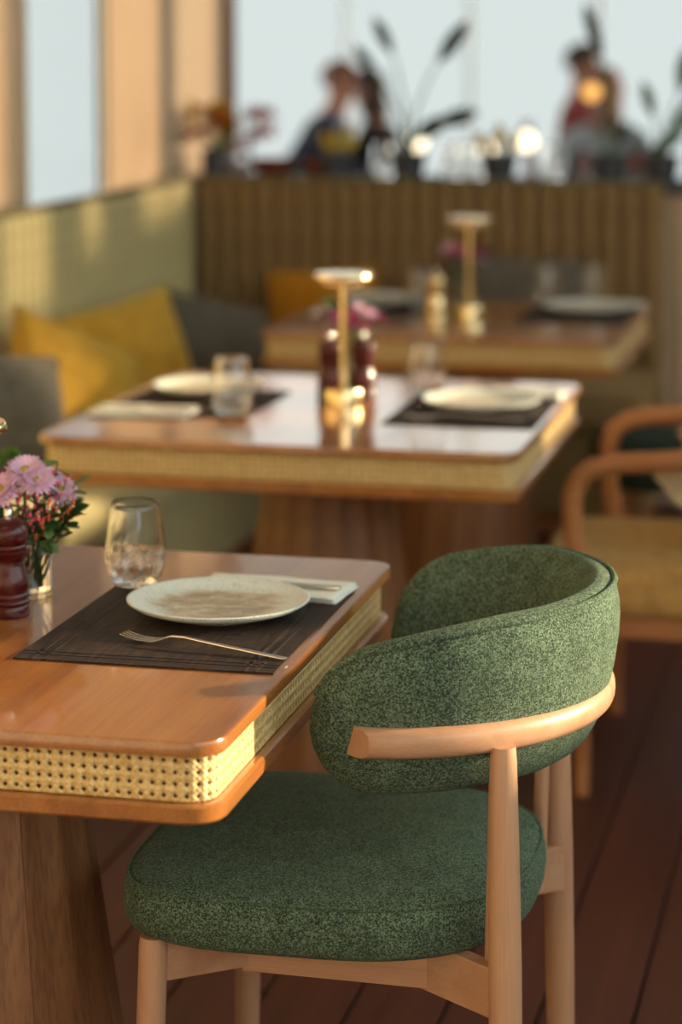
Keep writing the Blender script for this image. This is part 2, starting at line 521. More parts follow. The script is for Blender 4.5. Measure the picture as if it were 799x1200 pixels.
# unseen right wall and windows, added; sills and piers shaped to place sun patches
RX = 1.6
sun_bays = [(-1.6, 0.4, 1.13), (0.5, 2.2, 1.13), (2.3, 4.03, 1.13), (4.75, 5.7, 1.45), (5.8, 6.75, 1.255), (7.0, 7.5, 1.36), (7.58, 8.0, 1.72), (8.25, 8.45, 1.86), (8.8, 9.45, 1.90), (9.62, 10.2, 2.0), (10.4, 12.6, 1.86), (12.8, 15.0, 1.86)]
wr_ = MB().box(RX, RX + 0.15, -1.6, 15.2, 2.92, 3.0)
prev = -1.75
for a, b, sill in sun_bays:
    if a > prev: wr_.box(RX, RX + 0.15, prev, a, 0, 2.92)
    wr_.box(RX, RX + 0.15, a, b, 0, sill)
    prev = b
wr_.box(RX, RX + 0.15, prev, 15.2, 0, 2.92)
struct(wr_.build('wall_added_right', M['plaster'], smooth=0))
w3 = struct(bpy.data.objects.new('window_added', None)); col.objects.link(w3); w3.location = (RX + 0.075, 0, 0)
for a, b, sill in sun_bays:
    MB().box(-0.004, 0.004, a, b, sill, 2.92).build('pane', M['pane'] if a < 7 else M['sun_cut'], w3, smooth=0)

# partition behind the back bench with a slate ledge
part = struct(MB().box(-2.42, 1.6, 7.88, 8.22, 0, 1.02).build('wall_partition', M['wallplain'], smooth=0))
led = struct(MB().box(-2.42, 1.6, 7.86, 8.26, 1.02, 1.055).build('trim_2', M['ledge'], smooth=0, bevel=0.004))
prof = [(-0.026, 0.0), (-0.022, -0.012), (-0.010, -0.02), (0.010, -0.02), (0.022, -0.012), (0.026, 0.0)]
sb = None
x = -0.655
while x < 1.55:
    if sb is None:
        sb = MB().loops([[(px, py, z) for px, py in prof] for z in (0.0, 1.02)]).build('slat', M['pinkslat'], part, smooth=50); o = sb
    else:
        o = sb.copy(); col.objects.link(o); o.parent = part
    o.location = (x, 7.88, 0)
    x += 0.056

# ================================================================== BENCHES
def channel_mesh(h0, h1, pitch, depth):
    n = 8
    prof = [(-pitch / 2 + pitch * j / n, -depth * (max(0.0, math.sin(PI * j / n)) ** 0.55) if 0 < j < n else 0.0) for j in range(n + 1)]
    prof = [(-pitch / 2, 0.02)] + prof + [(pitch / 2, 0.02)]
    zs = [(h0, 1.0), (h1 - 0.03, 1.0), (h1 - 0.01, 0.8), (h1, 0.35)]
    rings = [[(px, py * k if py < 0 else py, z) for px, py in prof] for z, k in zs]
    return MB().loops(rings)
PITCH = 0.0692
def bench(name, label, length, n, mesh_mat, plinth=True):
    """local: x along the bench, -y is the side one sits on, back front face at y=0"""
    t = thing(name, label, 'bench')
    MB().box(0, length, 0.018, 0.115, 0.05, 1.045).build('back_panel', mesh_mat, t, smooth=0, bevel=0.012)
    ch = None
    for i in range(n):
        if ch is None:
            ch = channel_mesh(0.42, 1.06, length / n, 0.035).build('channel', mesh_mat, t, smooth=60); o = ch
        else:
            o = ch.copy(); col.objects.link(o); o.parent = t
        o.location = (length / n * (i + 0.5), 0.02, 0)
    MB().tube([(0.01, 0.0, 1.062), (length - 0.01, 0.0, 1.062)], 0.012, 8).build('top_piping', M['olive_pipe'], t)
    MB().slab(length - 0.012, 0.54, 0.03, [(0.012, 0.335), (0, 0.35), (0, 0.43), (0.012, 0.448), (0.05, 0.458)], c=(length / 2, -0.26)).build('seat_cushion', mesh_mat, t, smooth=60)
    MB().box(0.0, length, -0.48, 0.0, 0.07, 0.333).build('base', mesh_mat, t, smooth=0, bevel=0.006)
    MB().box(0.02, length - 0.02, -0.44, -0.01, 0.0, 0.07).build('plinth', M['trimwood'], t, smooth=0)
    return t
bl = bench('banquette', 'long olive channel-back banquette along the battened left wall', 7.74 - 1.9, 84, M['olive'])
bl.location = (-2.305, 1.9, 0)
bl.rotation_euler = (0, 0, R(90))
bb = bench('banquette', 'shorter brown channel-back banquette across the back below the slate ledge', 1.565 - 0.0, 23, M['olive_brown'])
bb.location = (-2.288, 7.755, 0)
# the side seat butts against the long bench
for ch in bb.children:
    if ch.name.startswith(('seat_cushion', 'base', 'plinth')):
        ch.scale = (0.655, 1, 1); ch.location = (1.565 * (1 - 0.655) , 0, 0)

# ================================================================== CUSHIONS
def cushion_mesh(w, h, t, n=18):
    vs = []; fs = []
    def pt(i, j, side):
        u = -1 + 2 * i / n; v = -1 + 2 * j / n
        pin = 1 - 0.07 * (1 - u * u) ** 1 * (abs(v) ** 6) - 0.0
        pin2 = 1 - 0.07 * (1 - v * v) * (abs(u) ** 6)
        th = max(0.0, (1 - abs(u) ** 2.6)) ** 0.55 * max(0.0, (1 - abs(v) ** 2.6)) ** 0.55
        wr = 0.04 * math.sin(5 * u + 3 * v) * th * side
        return (u * w / 2 * pin2, side * t / 2 * th + wr * t * 0.5, v * h / 2 * pin)
    for side in (-1, 1):
        for i in range(n + 1):
            for j in range(n + 1):
                vs.append(pt(i, j, side))
    N = (n + 1) * (n + 1)
    for s in (0, 1):
        for i in range(n):
            for j in range(n):
                a = s * N + i * (n + 1) + j
                q = (a, a + 1, a + n + 2, a + n + 1)
                fs.append(q if s else q[::-1])
    m = MB().add(vs, fs)
    return m
def cushion(label, mat, w, h, t, loc, rot, group=None):
    m = cushion_mesh(w, h, t)
    o = m.build('throw_cushion', mat, None, smooth=0)
    bm = bmesh.new(); bm.from_mesh(o.data)
    bmesh.ops.remove_doubles(bm, verts=bm.verts, dist=1e-5)
    bmesh.ops.recalc_face_normals(bm, faces=bm.faces)
    bm.to_mesh(o.data); bm.free()
    o.data.shade_smooth()
    o.location = loc; o.rotation_euler = rot
    tag(o, label, 'cushion', group)
    edge = [(w / 2 * u, 0, h / 2 * v) for u, v in ((-1, -1), (0, -.93), (1, -1), (.93, 0), (1, 1), (0, .93), (-1, 1), (-.93, 0), (-1, -1))]
    MB().tube(edge, 0.004, 6).build('seam_piping', mat, o)
    return o
# long bench: cushions lean on the back which faces +x
cushion('mustard yellow throw cushion nearest the grey one, overlapping its yellow neighbour', M['mustard'], 0.42, 0.36, 0.16, (-2.10, 5.93, 0.600), (R(-24), R(24), R(50)))
cushion('mustard yellow throw cushion farther along the long bench, beside the dark corner cushion', M['mustard'], 0.42, 0.34, 0.16, (-2.12, 6.48, 0.618), (R(-16), R(-9), R(58)))
cushion('warm grey wool cushion at the left edge in front of the yellow ones', M['grey'], 0.42, 0.36, 0.16, (-2.10, 5.41, 0.60), (R(-20), R(10), R(60)))
cushion('dark grey wool cushion slumped in the corner of the two benches', M['grey'], 0.42, 0.30, 0.16, (-2.07, 7.22, 0.572), (R(-26), R(14), R(48)))
cushion('ochre cushion propped on the back bench behind the rear table', M['ochre'], 0.38, 0.36, 0.15, (-1.82, 7.60, 0.60), (R(-12), R(-4), R(-6)))
cushion('mid grey cushion propped on the back bench behind the rear lamp', M['grey'], 0.46, 0.40, 0.15, (-1.19, 7.61, 0.635), (R(-12), R(3), R(4)))

# ================================================================== TABLES
TW = 0.96
def cane_band(w, d, r, z0, z1, rows):
    per = []
    # perimeter sampling by arc length
    hw, hd = w / 2 - r, d / 2 - r
    segs = []
    segs.append(('l', (w / 2, -hd), (w / 2, hd)))
    segs.append(('a', (hw, hd), 0))
    segs.append(('l', (hw, d / 2), (-hw, d / 2)))
    segs.append(('a', (-hw, hd), 90))
    segs.append(('l', (-w / 2, hd), (-w / 2, -hd)))
    segs.append(('a', (-hw, -hd), 180))
    segs.append(('l', (-hw, -d / 2), (hw, -d / 2)))
    segs.append(('a', (hw, -hd), 270))
    def length(sg):
        return (Vector(sg[1]) - Vector(sg[2])).length if sg[0] == 'l' else r * PI / 2
    L = sum(length(q) for q in segs)
    def at(s):
        s = s % L
        for q in segs:
            l = length(q)
            if s <= l:
                if q[0] == 'l':
                    a, b = Vector(q[1]), Vector(q[2])
                    return a + (b - a) * (s / l)
                an = R(q[2]) + s / r
                return Vector((q[1][0] + r * math.cos(an), q[1][1] + r * math.sin(an)))
            s -= l
        return Vector(segs[0][1])
    pv = (z1 - z0) / rows
    n = round(L / pv)
    ph = L / n
    vs = []; fs = []; uv = []
    sq = [(0, 0), (.5, 0), (1, 0), (1, .5), (1, 1), (.5, 1), (0, 1), (0, .5)]
    hole = []
    for k in range(8):
        a = R(225 + 45 * k)
        rr = 0.205
        hole.append((.5 + rr * math.cos(a), .5 + rr * math.sin(a)))
    for i in range(n):
        for j in range(rows):
            o = len(vs)
            for (a, b) in sq + hole:
                p = at((i + a) * ph)
                vs.append((p.x, p.y, z0 + (j + b) * pv)); uv.append((i + a, j + b))
            for k in range(8):
                m = (k + 1) % 8
                fs.append((o + k, o + m, o + 8 + m, o + 8 + k))
    me = bpy.data.meshes.new('cane_band')
    me.from_pydata(vs, [], fs)
    ul = me.uv_layers.new(name='UVMap')
    for lp in me.loops:
        ul.data[lp.index].uv = uv[lp.vertex_index]
    bm = bmesh.new(); bm.from_mesh(me)
    bmesh.ops.remove_doubles(bm, verts=bm.verts, dist=1e-5)
    bmesh.ops.recalc_face_normals(bm, faces=bm.faces)
    bm.to_mesh(me); bm.free()
    me.materials.append(M['cane'])
    me.shade_smooth()
    return me
def make_table(label, loc):
    t = thing('dining_table', label, 'table', loc)
    e = 0.003
    MB().slab(TW, TW, 0.042, [(e, 0.732), (0, 0.732 + e), (0, 0.75 - e), (e * .3, 0.75 - e * .3), (e, 0.75)], 10).build('tabletop', M['top_y'], t, smooth=40)
    cb = bpy.data.objects.new('cane_band', cane_band(TW - 0.026, TW - 0.026, 0.034, 0.678, 0.7315, 4)); col.objects.link(cb); cb.parent = t
    so_ = cb.modifiers.new('solid', 'SOLIDIFY'); so_.thickness = 0.0022; so_.offset = -1
    MB().slab(TW - 0.044, TW - 0.044, 0.028, [(0, 0.677), (0, 0.732)], 6).build('apron_core', M['cane_core'], t, smooth=40)
    MB().slab(TW - 0.004, TW - 0.004, 0.042, [(e, 0.655), (0, 0.655 + e), (0, 0.677 - e), (e, 0.677)], 10).build('lower_shelf', M['slab'], t, smooth=40)
    ped = MB().slab(0.34, 0.34, 0.17, [(0, 0.0), (0, 0.02)], 8).build('pedestal', M['stave'], t, smooth=40)
    n = 16
    def rad(z): return 0.225 - 0.095 * (z / 0.655)
    st = None
    for k in range(n):
        if st is None:
            rings = []
            for z in (0.0, 0.2, 0.45, 0.6548):
                ro = rad(z); ri = ro - 0.022
                h = PI / n * 0.995
                rings.append([(ro * math.cos(-h) , ro * math.sin(-h), z), (ro * math.cos(h), ro * math.sin(h), z), (ri * math.cos(h), ri * math.sin(h), z), (ri * math.cos(-h), ri * math.sin(-h), z)])
            st = MB().loops(rings).build('stave', M['stave'], ped, smooth=0, bevel=0.0012); o = st
        else:
            o = st.copy(); col.objects.link(o); o.parent = ped
        o.rotation_euler = (0, 0, 2 * PI * (k + 0.5) / n)
    return t
T1 = (-1.19, 2.955); T2 = (-1.155, 4.875); T3 = (-1.165, 6.615)
tb = make_table('square oak dining table in front with a cane band, green tweed chair beside it', (T1[0], T1[1], 0))
dup(tb, (T2[0], T2[1], 0), 0, 'square oak cane-banded table in the middle, bright with window reflection')
dup(tb, (T3[0], T3[1], 0), 0, 'square oak cane-banded table farthest back, in the corner of the benches')

# ================================================================== TWEED CHAIR
def tweed_chair(label, loc):
    t = thing('barrel_chair', label, 'chair', loc)
    cx, cy = 0.038, 0.01                     # centre of the back's arc
    # --- backrest pad
    NS, NV = 72, 28
    a_end = 0.275                            # radius of the outer face
    def zhi(s):
        a = abs(s)
        return 0.832 - 0.010 * a - 0.052 * max(0, (a - 0.45) / 0.55) ** 1.6
    def zlo(s):
        return 0.600 + 0.012 * (1 - abs(s)) 
    # arc length param: s in [-1,1] ; last part is a straight tangent
    phi_max = R(92); straight = 0.045
    rm = 0.240
    Larc = rm * phi_max; Ltot = Larc + straight
    def frame(s):
        q = abs(s) * Ltot; sg = 1 if s >= 0 else -1
        if q <= Larc:
            ph = q / rm
            c = Vector((cx + rm * math.cos(ph), cy + sg * rm * math.sin(ph)))
            nrm = Vector((math.cos(ph), sg * math.sin(ph)))
        else:
            ph = phi_max
            c = Vector((cx + rm * math.cos(ph), cy + sg * rm * math.sin(ph))) + Vector((-math.sin(ph), sg * math.cos(ph))) * (q - Larc)
            nrm = Vector((math.cos(ph), sg * math.sin(ph)))
        return c, nrm
    def section(s, grow=0.0):
        c, nrm = frame(s)
        hi, lo = zhi(s), zlo(s)
        zm = (hi + lo) / 2
        hz = (hi - lo) / 2
        d = (1 - abs(s)) * Ltot               # distance from the tip
        endl = 0.085
        k = 1.0
        if d < endl:
            x = 1 - d / endl
            k = math.sqrt(max(0.0, 1 - x ** 2.3))
        tt = 0.036 * (0.25 + 0.75 * min(1, math.sqrt(max(0, min(1, d / 0.03))) )) if d < 0.03 else 0.036
        k = max(k, 0.02)
        ring = []
        for j in range(NV):
            a = 2 * PI * j / NV
            e1 = 2 / 3.0
            cr = math.copysign(abs(math.cos(a)) ** e1, math.cos(a))
            sr = math.copysign(abs(math.sin(a)) ** (2 / 2.7), math.sin(a))
            z = zm + (hz + grow) * k * sr
            lean = 0.17 * (z - 0.68)
            taper = 1 - 0.62 * max(0.0, sr) ** 1.5 if cr < 0 else 1.0
            r = (tt + grow) * cr * taper + lean + 0.006 * (1 - sr * sr) * (1 if cr > 0 else 0)
            ring.append((c.x + nrm.x * r, c.y + nrm.y * r, z))
        return ring
    ss = [-math.cos(PI * i / NS) for i in range(NS + 1)]
    ss = [0.55 * q + 0.45 * (-1 + 2 * i / NS) for i, q in enumerate(ss)]
    ss[0], ss[-1] = -1, 1
    MB().loops([section(s) for s in ss]).build('backrest', M['green'], t, smooth=80)
    # piping along the outer top edge, running down round each tip
    jp = 5
    pip = [section(s, 0.001)[5] for s in ss]
    lowj = NV - 4
    pip = [section(s, 0.0022)[jp] for s in ss[2:-2]]
    bk = [o for o in t.children if o.name.startswith('backrest')][0]
    MB().tube(pip, 0.0040, 8).build('piping', M['green'], bk)
    # --- bent rail
    rr = 0.286
    pts = []; rads = []
    A0 = 88
    pts.append((cx + 0.955 * rr * math.cos(R(A0)), cy - rr * math.sin(R(A0)), 0.682))
    for i in range(41):
        ph = R(-80 + 160 * i / 40)
        pts.append((cx + rr * math.cos(ph) * 0.955, cy + rr * math.sin(ph), 0.682))
    pts.append((cx + 0.955 * rr * math.cos(R(A0)), cy + rr * math.sin(R(A0)), 0.682))
    rads = [0.0165] * len(pts)
    rail = MB()
    pv = [Vector(p) for p in pts]
    rings = []
    for i, p in enumerate(pv):
        tdir = (pv[min(i + 1, len(pv) - 1)] - pv[max(i - 1, 0)]).normalized()
        side = Vector((tdir.y, -tdir.x, 0))
        ring = []
        for j in range(20):
            a = 2 * PI * j / 20
            ca, sa = math.cos(a), math.sin(a)
            ring.append(p + side * (0.0165 * math.copysign(abs(ca) ** .8, ca)) + Vector((0, 0, 0.0188 * math.copysign(abs(sa) ** .8, sa))))
        rings.append(ring)
    # slanted blunt ends
    for idx, sg in ((0, -1), (-1, 1)):
        rings[idx] = [q + Vector((0.021 * sg * (q - pv[idx]).y / 0.0165, 0, 0)) for q in rings[idx]]
    rail.loops(rings).build('back_rail', M['beech_x'], t, smooth=50)
    # --- legs
    def leg(x0, y0, z0, x1, y1, r0, r1, rm_=None):
        pts = [(x0 + (x1 - x0) * q, y0 + (y1 - y0) * q, z0 * (1 - q)) for q in (0, .03, .2, .4, .6, .8, 1)]
        rm_ = rm_ or max(r0, r1)
        rad_ = [r0 * .92, r0, r0 + (rm_ - r0) * .6, rm_, rm_, rm_ * .97, r1]
        return MB().tube(pts, rad_, 20).build('leg', M['beech'], t, smooth=50)
    leg(0.220, -0.220, 0.672, 0.232, -0.236, 0.0165, 0.0165, 0.0205)
    leg(0.220, 0.240, 0.672, 0.232, 0.256, 0.0165, 0.0165, 0.0205)
    leg(-0.220, -0.232, 0.402, -0.232, -0.246, 0.0185, 0.0145)
    leg(-0.220, 0.232, 0.402, -0.232, 0.246, 0.0185, 0.0145)
    # struts between seat frame and back
    for sg in (-1, 1):
        MB().tube([(0.205, sg * 0.200, 0.39), (0.210, sg * 0.205, 0.62)], 0.010, 12).build('back_strut', M['beech'], t)
        MB().board([(-0.222, sg * 0.232), (-0.118, sg * 0.150), (-0.115, sg * 0.149)], 0.022, 0.345, 0.398).build('seat_rail', M['beech_x'], t, smooth=0, bevel=0.0015)
        MB().board([(-0.125, sg * 0.150), (0.118, sg * 0.155)], 0.024, 0.338, 0.398).build('seat_rail', M['beech_x'], t, smooth=0, bevel=0.0015)
        MB().board([(0.112, sg * 0.150), (0.230, sg * 0.236)], 0.022, 0.335, 0.398).build('seat_rail', M['beech_x'], t, smooth=0, bevel=0.0015)
    for q in (-0.1, 0.1):
        MB().box(q - 0.012, q + 0.012, -0.150, 0.150, 0.345, 0.396).build('cross_rail', M['beech_x'], t, smooth=0)
    # --- seat pad
    NA = 64
    def plan(a, k):
        ca, sa = math.cos(a), math.sin(a)
        n = 4.4 if ca < 0 else 2.5
        hx = 0.280 if ca < 0 else 0.245
        hy = 0.276
        # narrower toward the back
        x = math.copysign(abs(ca) ** (2 / n), ca) * hx
        y = math.copysign(abs(sa) ** (2 / n), sa) * hy * (1 - 0.06 * (x + 0.27) / 0.5)
        return (x * k, y * k)
    layers = [(0.80, 0.394), (0.93, 0.397), (0.972, 0.405), (0.992, 0.418), (1.0, 0.434), (0.997, 0.448), (0.985, 0.459), (0.965, 0.467), (0.93, 0.4725), (0.85, 0.4765), (0.7, 0.480), (0.45, 0.483), (0.2, 0.484), (0.05, 0.484)]
    rings = [[(plan(2 * PI * j / NA, k)[0] - 0.008, plan(2 * PI * j / NA, k)[1], z) for j in range(NA)] for k, z in layers]
    seat = MB().loops(rings).build('seat', M['green'], t, smooth=80)
    pp = [(plan(2 * PI * j / NA, 0.975)[0] - 0.008, plan(2 * PI * j / NA, 0.975)[1], 0.4655) for j in range(NA + 1)]
    MB().tube(pp, 0.0024, 6, caps=False).build('piping', M['green_in'], seat)
    return t
ch1 = tweed_chair('green tweed barrel-back chair with beech legs drawn up to the front table', (-0.665, 3.02, 0))

# ================================================================== BENTWOOD ARMCHAIR
def armchair(label, loc):
    t = thing('bentwood_armchair', label, 'chair', loc)
    for sg in (-1, 1):
        y = sg * 0.31
        pts = [(0.28, y * 0.80, 0.745), (0.20, y * 0.93, 0.722), (0.10, y, 0.700), (-0.02, y * 1.01, 0.688), (-0.09, y * 1.0, 0.683), (-0.135, y, 0.672), (-0.165, y, 0.648), (-0.178, y, 0.612), (-0.178, y * 0.995, 0.57), (-0.165, y * 0.985, 0.45), (-0.155, y * 0.98, 0.25), (-0.155, y * 0.98, 0.0)]
        MB().tube(pts, [0.018, .02, .021, .021, .021, .021, .021, .021, .021, .02, .019, .016], 14).build('arm_and_front_leg', M['bentwood'], t)
        MB().tube([(0.30, y * 0.78, 0.80), (0.285, y * 0.80, 0.60), (0.27, y * 0.86, 0.40), (0.30, y * 0.90, 0.0)], [0.014, .018, .02, .015], 14).build('rear_leg', M['bentwood'], t)
        MB().box(-0.15, 0.27, y * 0.80 - 0.011, y * 0.80 + 0.011, 0.315, 0.36).build('side_rail', M['bentwood'], t, smooth=0, bevel=0.002)
    MB().box(-0.165, -0.142, -0.28, 0.28, 0.315, 0.36).build('front_rail', M['bentwood'], t, smooth=0, bevel=0.002)
    MB().box(0.255, 0.278, -0.25, 0.25, 0.315, 0.36).build('back_rail', M['bentwood'], t, smooth=0, bevel=0.002)
    MB().slab(0.56, 0.565, 0.09, [(0.02, 0.361), (0.004, 0.369), (0, 0.384), (0, 0.438), (0.006, 0.452), (0.03, 0.461), (0.09, 0.466)], c=(0.01, 0)).build('seat', M['tan'], t, smooth=70)
    # rounded padded back, curved in plan
    rings = []
    for i in range(25):
        u = -1 + 2 * i / 24
        k = math.sqrt(max(0.0004, 1 - abs(u) ** 2.6))
        yy = 0.278 * math.sin(u * 1.35) / math.sin(1.35)
        xx = 0.285 - 0.30 * abs(u) ** 2.2
        ring = []
        for j in range(20):
            a = 2 * PI * j / 20
            z = 0.655 + 0.135 * k * math.sin(a)
            ring.append((xx + 0.024 * (0.3 + 0.7 * k) * math.cos(a) + 0.12 * (z - 0.655), yy, z))
        rings.append(ring)
    MB().loops(rings).build('backrest', M['beige'], t, smooth=80)
    MB().tube([(0.312 - 0.06 * (u * u), 0.245 * u, 0.80 + 0.0 * u) for u in [-1 + q / 6 for q in range(13)]], 0.013, 12).build('top_rail', M['bentwood'], t)
    return t
armchair('bentwood armchair with a tan seat and padded beige back at the middle table', (-0.435, 5.03, 0))
# dark green stool glimpsed between the arms
st = thing('upholstered_stool', 'dark green upholstered stool glimpsed between the bentwood chair arms', 'stool', (-0.60, 6.62, 0))
MB().lathe([(0.19, 0.30), (0.205, 0.31), (0.21, 0.34), (0.21, 0.40), (0.2, 0.425), (0.16, 0.437), (0.05, 0.44)], 32).build('seat', M['dgreen'], st, smooth=60)
for k in range(4):
    a = R(45 + 90 * k)
    MB().tube([(0.15 * math.cos(a), 0.15 * math.sin(a), 0.302), (0.17 * math.cos(a), 0.17 * math.sin(a), 0.0)], [0.018, 0.013], 12).build('leg', M['bentwood'], st)

# ================================================================== TABLEWARE
ZT = 0.75
def placemat(label, x0, x1, y0, y1):
    o = MB().box(-(x1 - x0) / 2, (x1 - x0) / 2, -(y1 - y0) / 2, (y1 - y0) / 2, 0, 0.0022).build('placemat', M['mat'], None, smooth=0)
    o.location = ((x0 + x1) / 2, (y0 + y1) / 2, ZT + 0.0002)
    tag(o, label, 'placemat')
    # raised border bands of heavier yarn
    w, d = (x1 - x0) / 2, (y1 - y0) / 2
    for q in (0.022, 0.036):
        b = MB()
        b.box(-w + q, -w + q + .005, -d, d, 0.0022, 0.0028).box(w - q - .005, w - q, -d, d, 0.0022, 0.0028)
        b.box(-w, w, -d + q, -d + q + .005, 0.0022, 0.0028).box(-w, w, d - q - .005, d - q, 0.0022, 0.0028)
        b.build('border_band', M['mat'], o, smooth=0)
    return o
ZM = ZT + 0.0035
def plate(label, x, y, z=None, rad=0.124):
    k = rad / 0.124
    prof = [(0.070, 0.0), (0.074, 0.0), (0.076, 0.0035), (0.095, 0.006), (0.112, 0.0115), (0.1235, 0.0185), (0.124, 0.0205), (0.1225, 0.0215), (0.119, 0.0205), (0.108, 0.0150), (0.092, 0.0105), (0.07, 0.0088), (0.03, 0.008), (0.004, 0.008)]
    o = MB().lathe([(r * k, zz) for r, zz in prof], 64).build('dinner_plate', M['plate'], None, smooth=60)
    o.location = (x, y, z if z is not None else ZM)
    return tag(o, label, 'plate')
def tumbler_mesh():
    n = 96
    outer = [(0.0265, 0.0, 0), (0.029, 0.002, 0)]
    def ro(z):
        # egg-shaped tumbler
        pts = [(0.0, 0.0275), (0.006, 0.033), (0.014, 0.0378), (0.026, 0.0416), (0.040, 0.0432), (0.055, 0.0428), (0.075, 0.0405), (0.095, 0.0376), (0.118, 0.0345)]
        for (a, b), (c, d) in zip(pts, pts[1:]):
            if z <= c:
                q = (z - a) / (c - a)
                return b + (d - b) * q
        return pts[-1][1]
    rings = []
    zs = [0.0] + [0.002 + 0.056 * i / 40 for i in range(41)] + [0.062, 0.07, 0.08, 0.09, 0.1, 0.11, 0.117]
    for z in zs:
        ring = []
        for j in range(n):
            th = 2 * PI * j / n
            r = ro(z)
            if 0.003 < z < 0.057:
                fade = min(1, (z - 0.003) / 0.006) * min(1, max(0, (0.057 - z)) / 0.012)
                N = 12
                q = z * 2 * PI / 0.028
                a1 = abs(math.sin((N * th + q) / 2)); a2 = abs(math.sin((N * th - q) / 2))
                cut = max(0, 1 - a1 / 0.22) + max(0, 1 - a2 / 0.22)
                r -= 0.0016 * min(1.2, cut) * fade
            ring.append((r * math.cos(th), r * math.sin(th), z))
        rings.append(ring)
    def inner(z): return ro(z) - 0.0022
    rings.append([(0.0338 * math.cos(2 * PI * j / n), 0.0338 * math.sin(2 * PI * j / n), 0.1185) for j in range(n)])
    for z in (0.117, 0.105, 0.09, 0.075, 0.06, 0.045, 0.032, 0.022, 0.016):
        rings.append([(inner(z) * math.cos(2 * PI * j / n), inner(z) * math.sin(2 * PI * j / n), z) for j in range(n)])
    rings.append([(0.02 * math.cos(2 * PI * j / n), 0.02 * math.sin(2 * PI * j / n), 0.0125) for j in range(n)])
    return MB().loops(rings)
TUM = None
def tumbler(label, x, y, z=ZM):
    global TUM
    if TUM is None:
        TUM = tumbler_mesh().build('cut_glass_tumbler', M['glass'], None, smooth=25); o = TUM
    else:
        o = TUM.copy(); col.objects.link(o)
    o.location = (x, y, z)
    return tag(o, label, 'glass')
def napkin(label, x0, x1, y0, y1, rz=0, z=ZM, skew=0.0):
    nx, ny = 20, 8
    w, d = x1 - x0, y1 - y0
    m = MB()
    for layer in range(3):
        vs = []; fs = []
        h0 = 0.0022 * layer
        s = 1 - 0.012 * layer
        for i in range(nx + 1):
            for j in range(ny + 1):
                u = -1 + 2 * i / nx; v = -1 + 2 * j / ny
                wob = 0.0008 * math.sin(7 * u + layer) + 0.0006 * math.cos(5 * v)
                vs.append((u * w / 2 * s + skew * v * d / 2, v * d / 2 * s + 0.003 * math.sin(3 * u + layer), h0 + abs(wob)))
        for i in range(nx):
            for j in range(ny):
                a = i * (ny + 1) + j
                fs.append((a, a + 1, a + ny + 2, a + ny + 1))
        m.add(vs, fs)
    o = m.build('folded_napkin', M['napkin'], None, smooth=60)
    sd = o.modifiers.new('solid', 'SOLIDIFY'); sd.thickness = 0.0017; sd.offset = 1
    o.location = ((x0 + x1) / 2, (y0 + y1) / 2, z)
    o.rotation_euler = (0, 0, rz)
    return tag(o, label, 'napkin')
def ribbon(m, pts, thick):
    """flat bar along x: pts of (x, halfwidth, z)"""
    rings = [[(x, -w_, z), (x, w_, z), (x, w_ * .85, z + thick), (x, -w_ * .85, z + thick)] for x, w_, z in pts]
    return m.loops(rings)
FORK = None
def fork(label, x, y, rz, z=ZM):
    global FORK
    if FORK is None:
        m = MB()
        ribbon(m, [(0.118, 0.0042, 0.001), (0.110, 0.0052, 0.0012), (0.06, 0.0042, 0.0045), (0.0, 0.0032, 0.0085), (-0.03, 0.0026, 0.011), (-0.050, 0.0028, 0.010), (-0.062, 0.0075, 0.0055), (-0.070, 0.0108, 0.0030), (-0.078, 0.0115, 0.0018)], 0.0018)
        for k in range(4):
            yy = -0.0096 + 0.0064 * k
            rings = [[(x_, yy - w_, z_), (x_, yy + w_, z_), (x_, yy + w_, z_ + .0015), (x_, yy - w_, z_ + .0015)] for x_, w_, z_ in ((-0.0775, 0.0019, 0.0018), (-0.095, 0.0016, 0.0016), (-0.110, 0.0013, 0.0035), (-0.122, 0.0008, 0.0065))]
            m.loops(rings)
        FORK = m.build('table_fork', M['champagne'], None, smooth=40); o = FORK
        o.modifiers.new('b', 'BEVEL').width = 0.0004
    else:
        o = FORK.copy(); col.objects.link(o)
    o.location = (x, y, z); o.rotation_euler = (0, 0, rz)
    return tag(o, label, 'fork')
KN = None
def knife(label, x, y, rz, z):
    global KN
    if KN is None:
        t = thing('table_knife', label, 'knife')
        m = MB()
        ribbon(m, [(0.004, 0.0055, 0.0012), (0.02, 0.0052, 0.001), (0.06, 0.0056, 0.0004), (0.112, 0.0062, 0.0002), (0.116, 0.0050, 0.0004)], 0.005)
        m.build('handle', M['champagne'], t, smooth=40, bevel=0.001)
        b = MB()
        ribbon(b, [(0.005, 0.0045, 0.0024), (-0.01, 0.0085, 0.0022), (-0.06, 0.0095, 0.0016), (-0.09, 0.0080, 0.0012), (-0.108, 0.0045, 0.0010), (-0.114, 0.0010, 0.0010)], 0.0013)
        b.build('blade', M['steel'], t, smooth=40)
        KN = t; o = t
    else:
        o = copy_tree(KN)
    o.location = (x, y, z); o.rotation_euler = (0, 0, rz)
    return tag(o, label, 'knife')
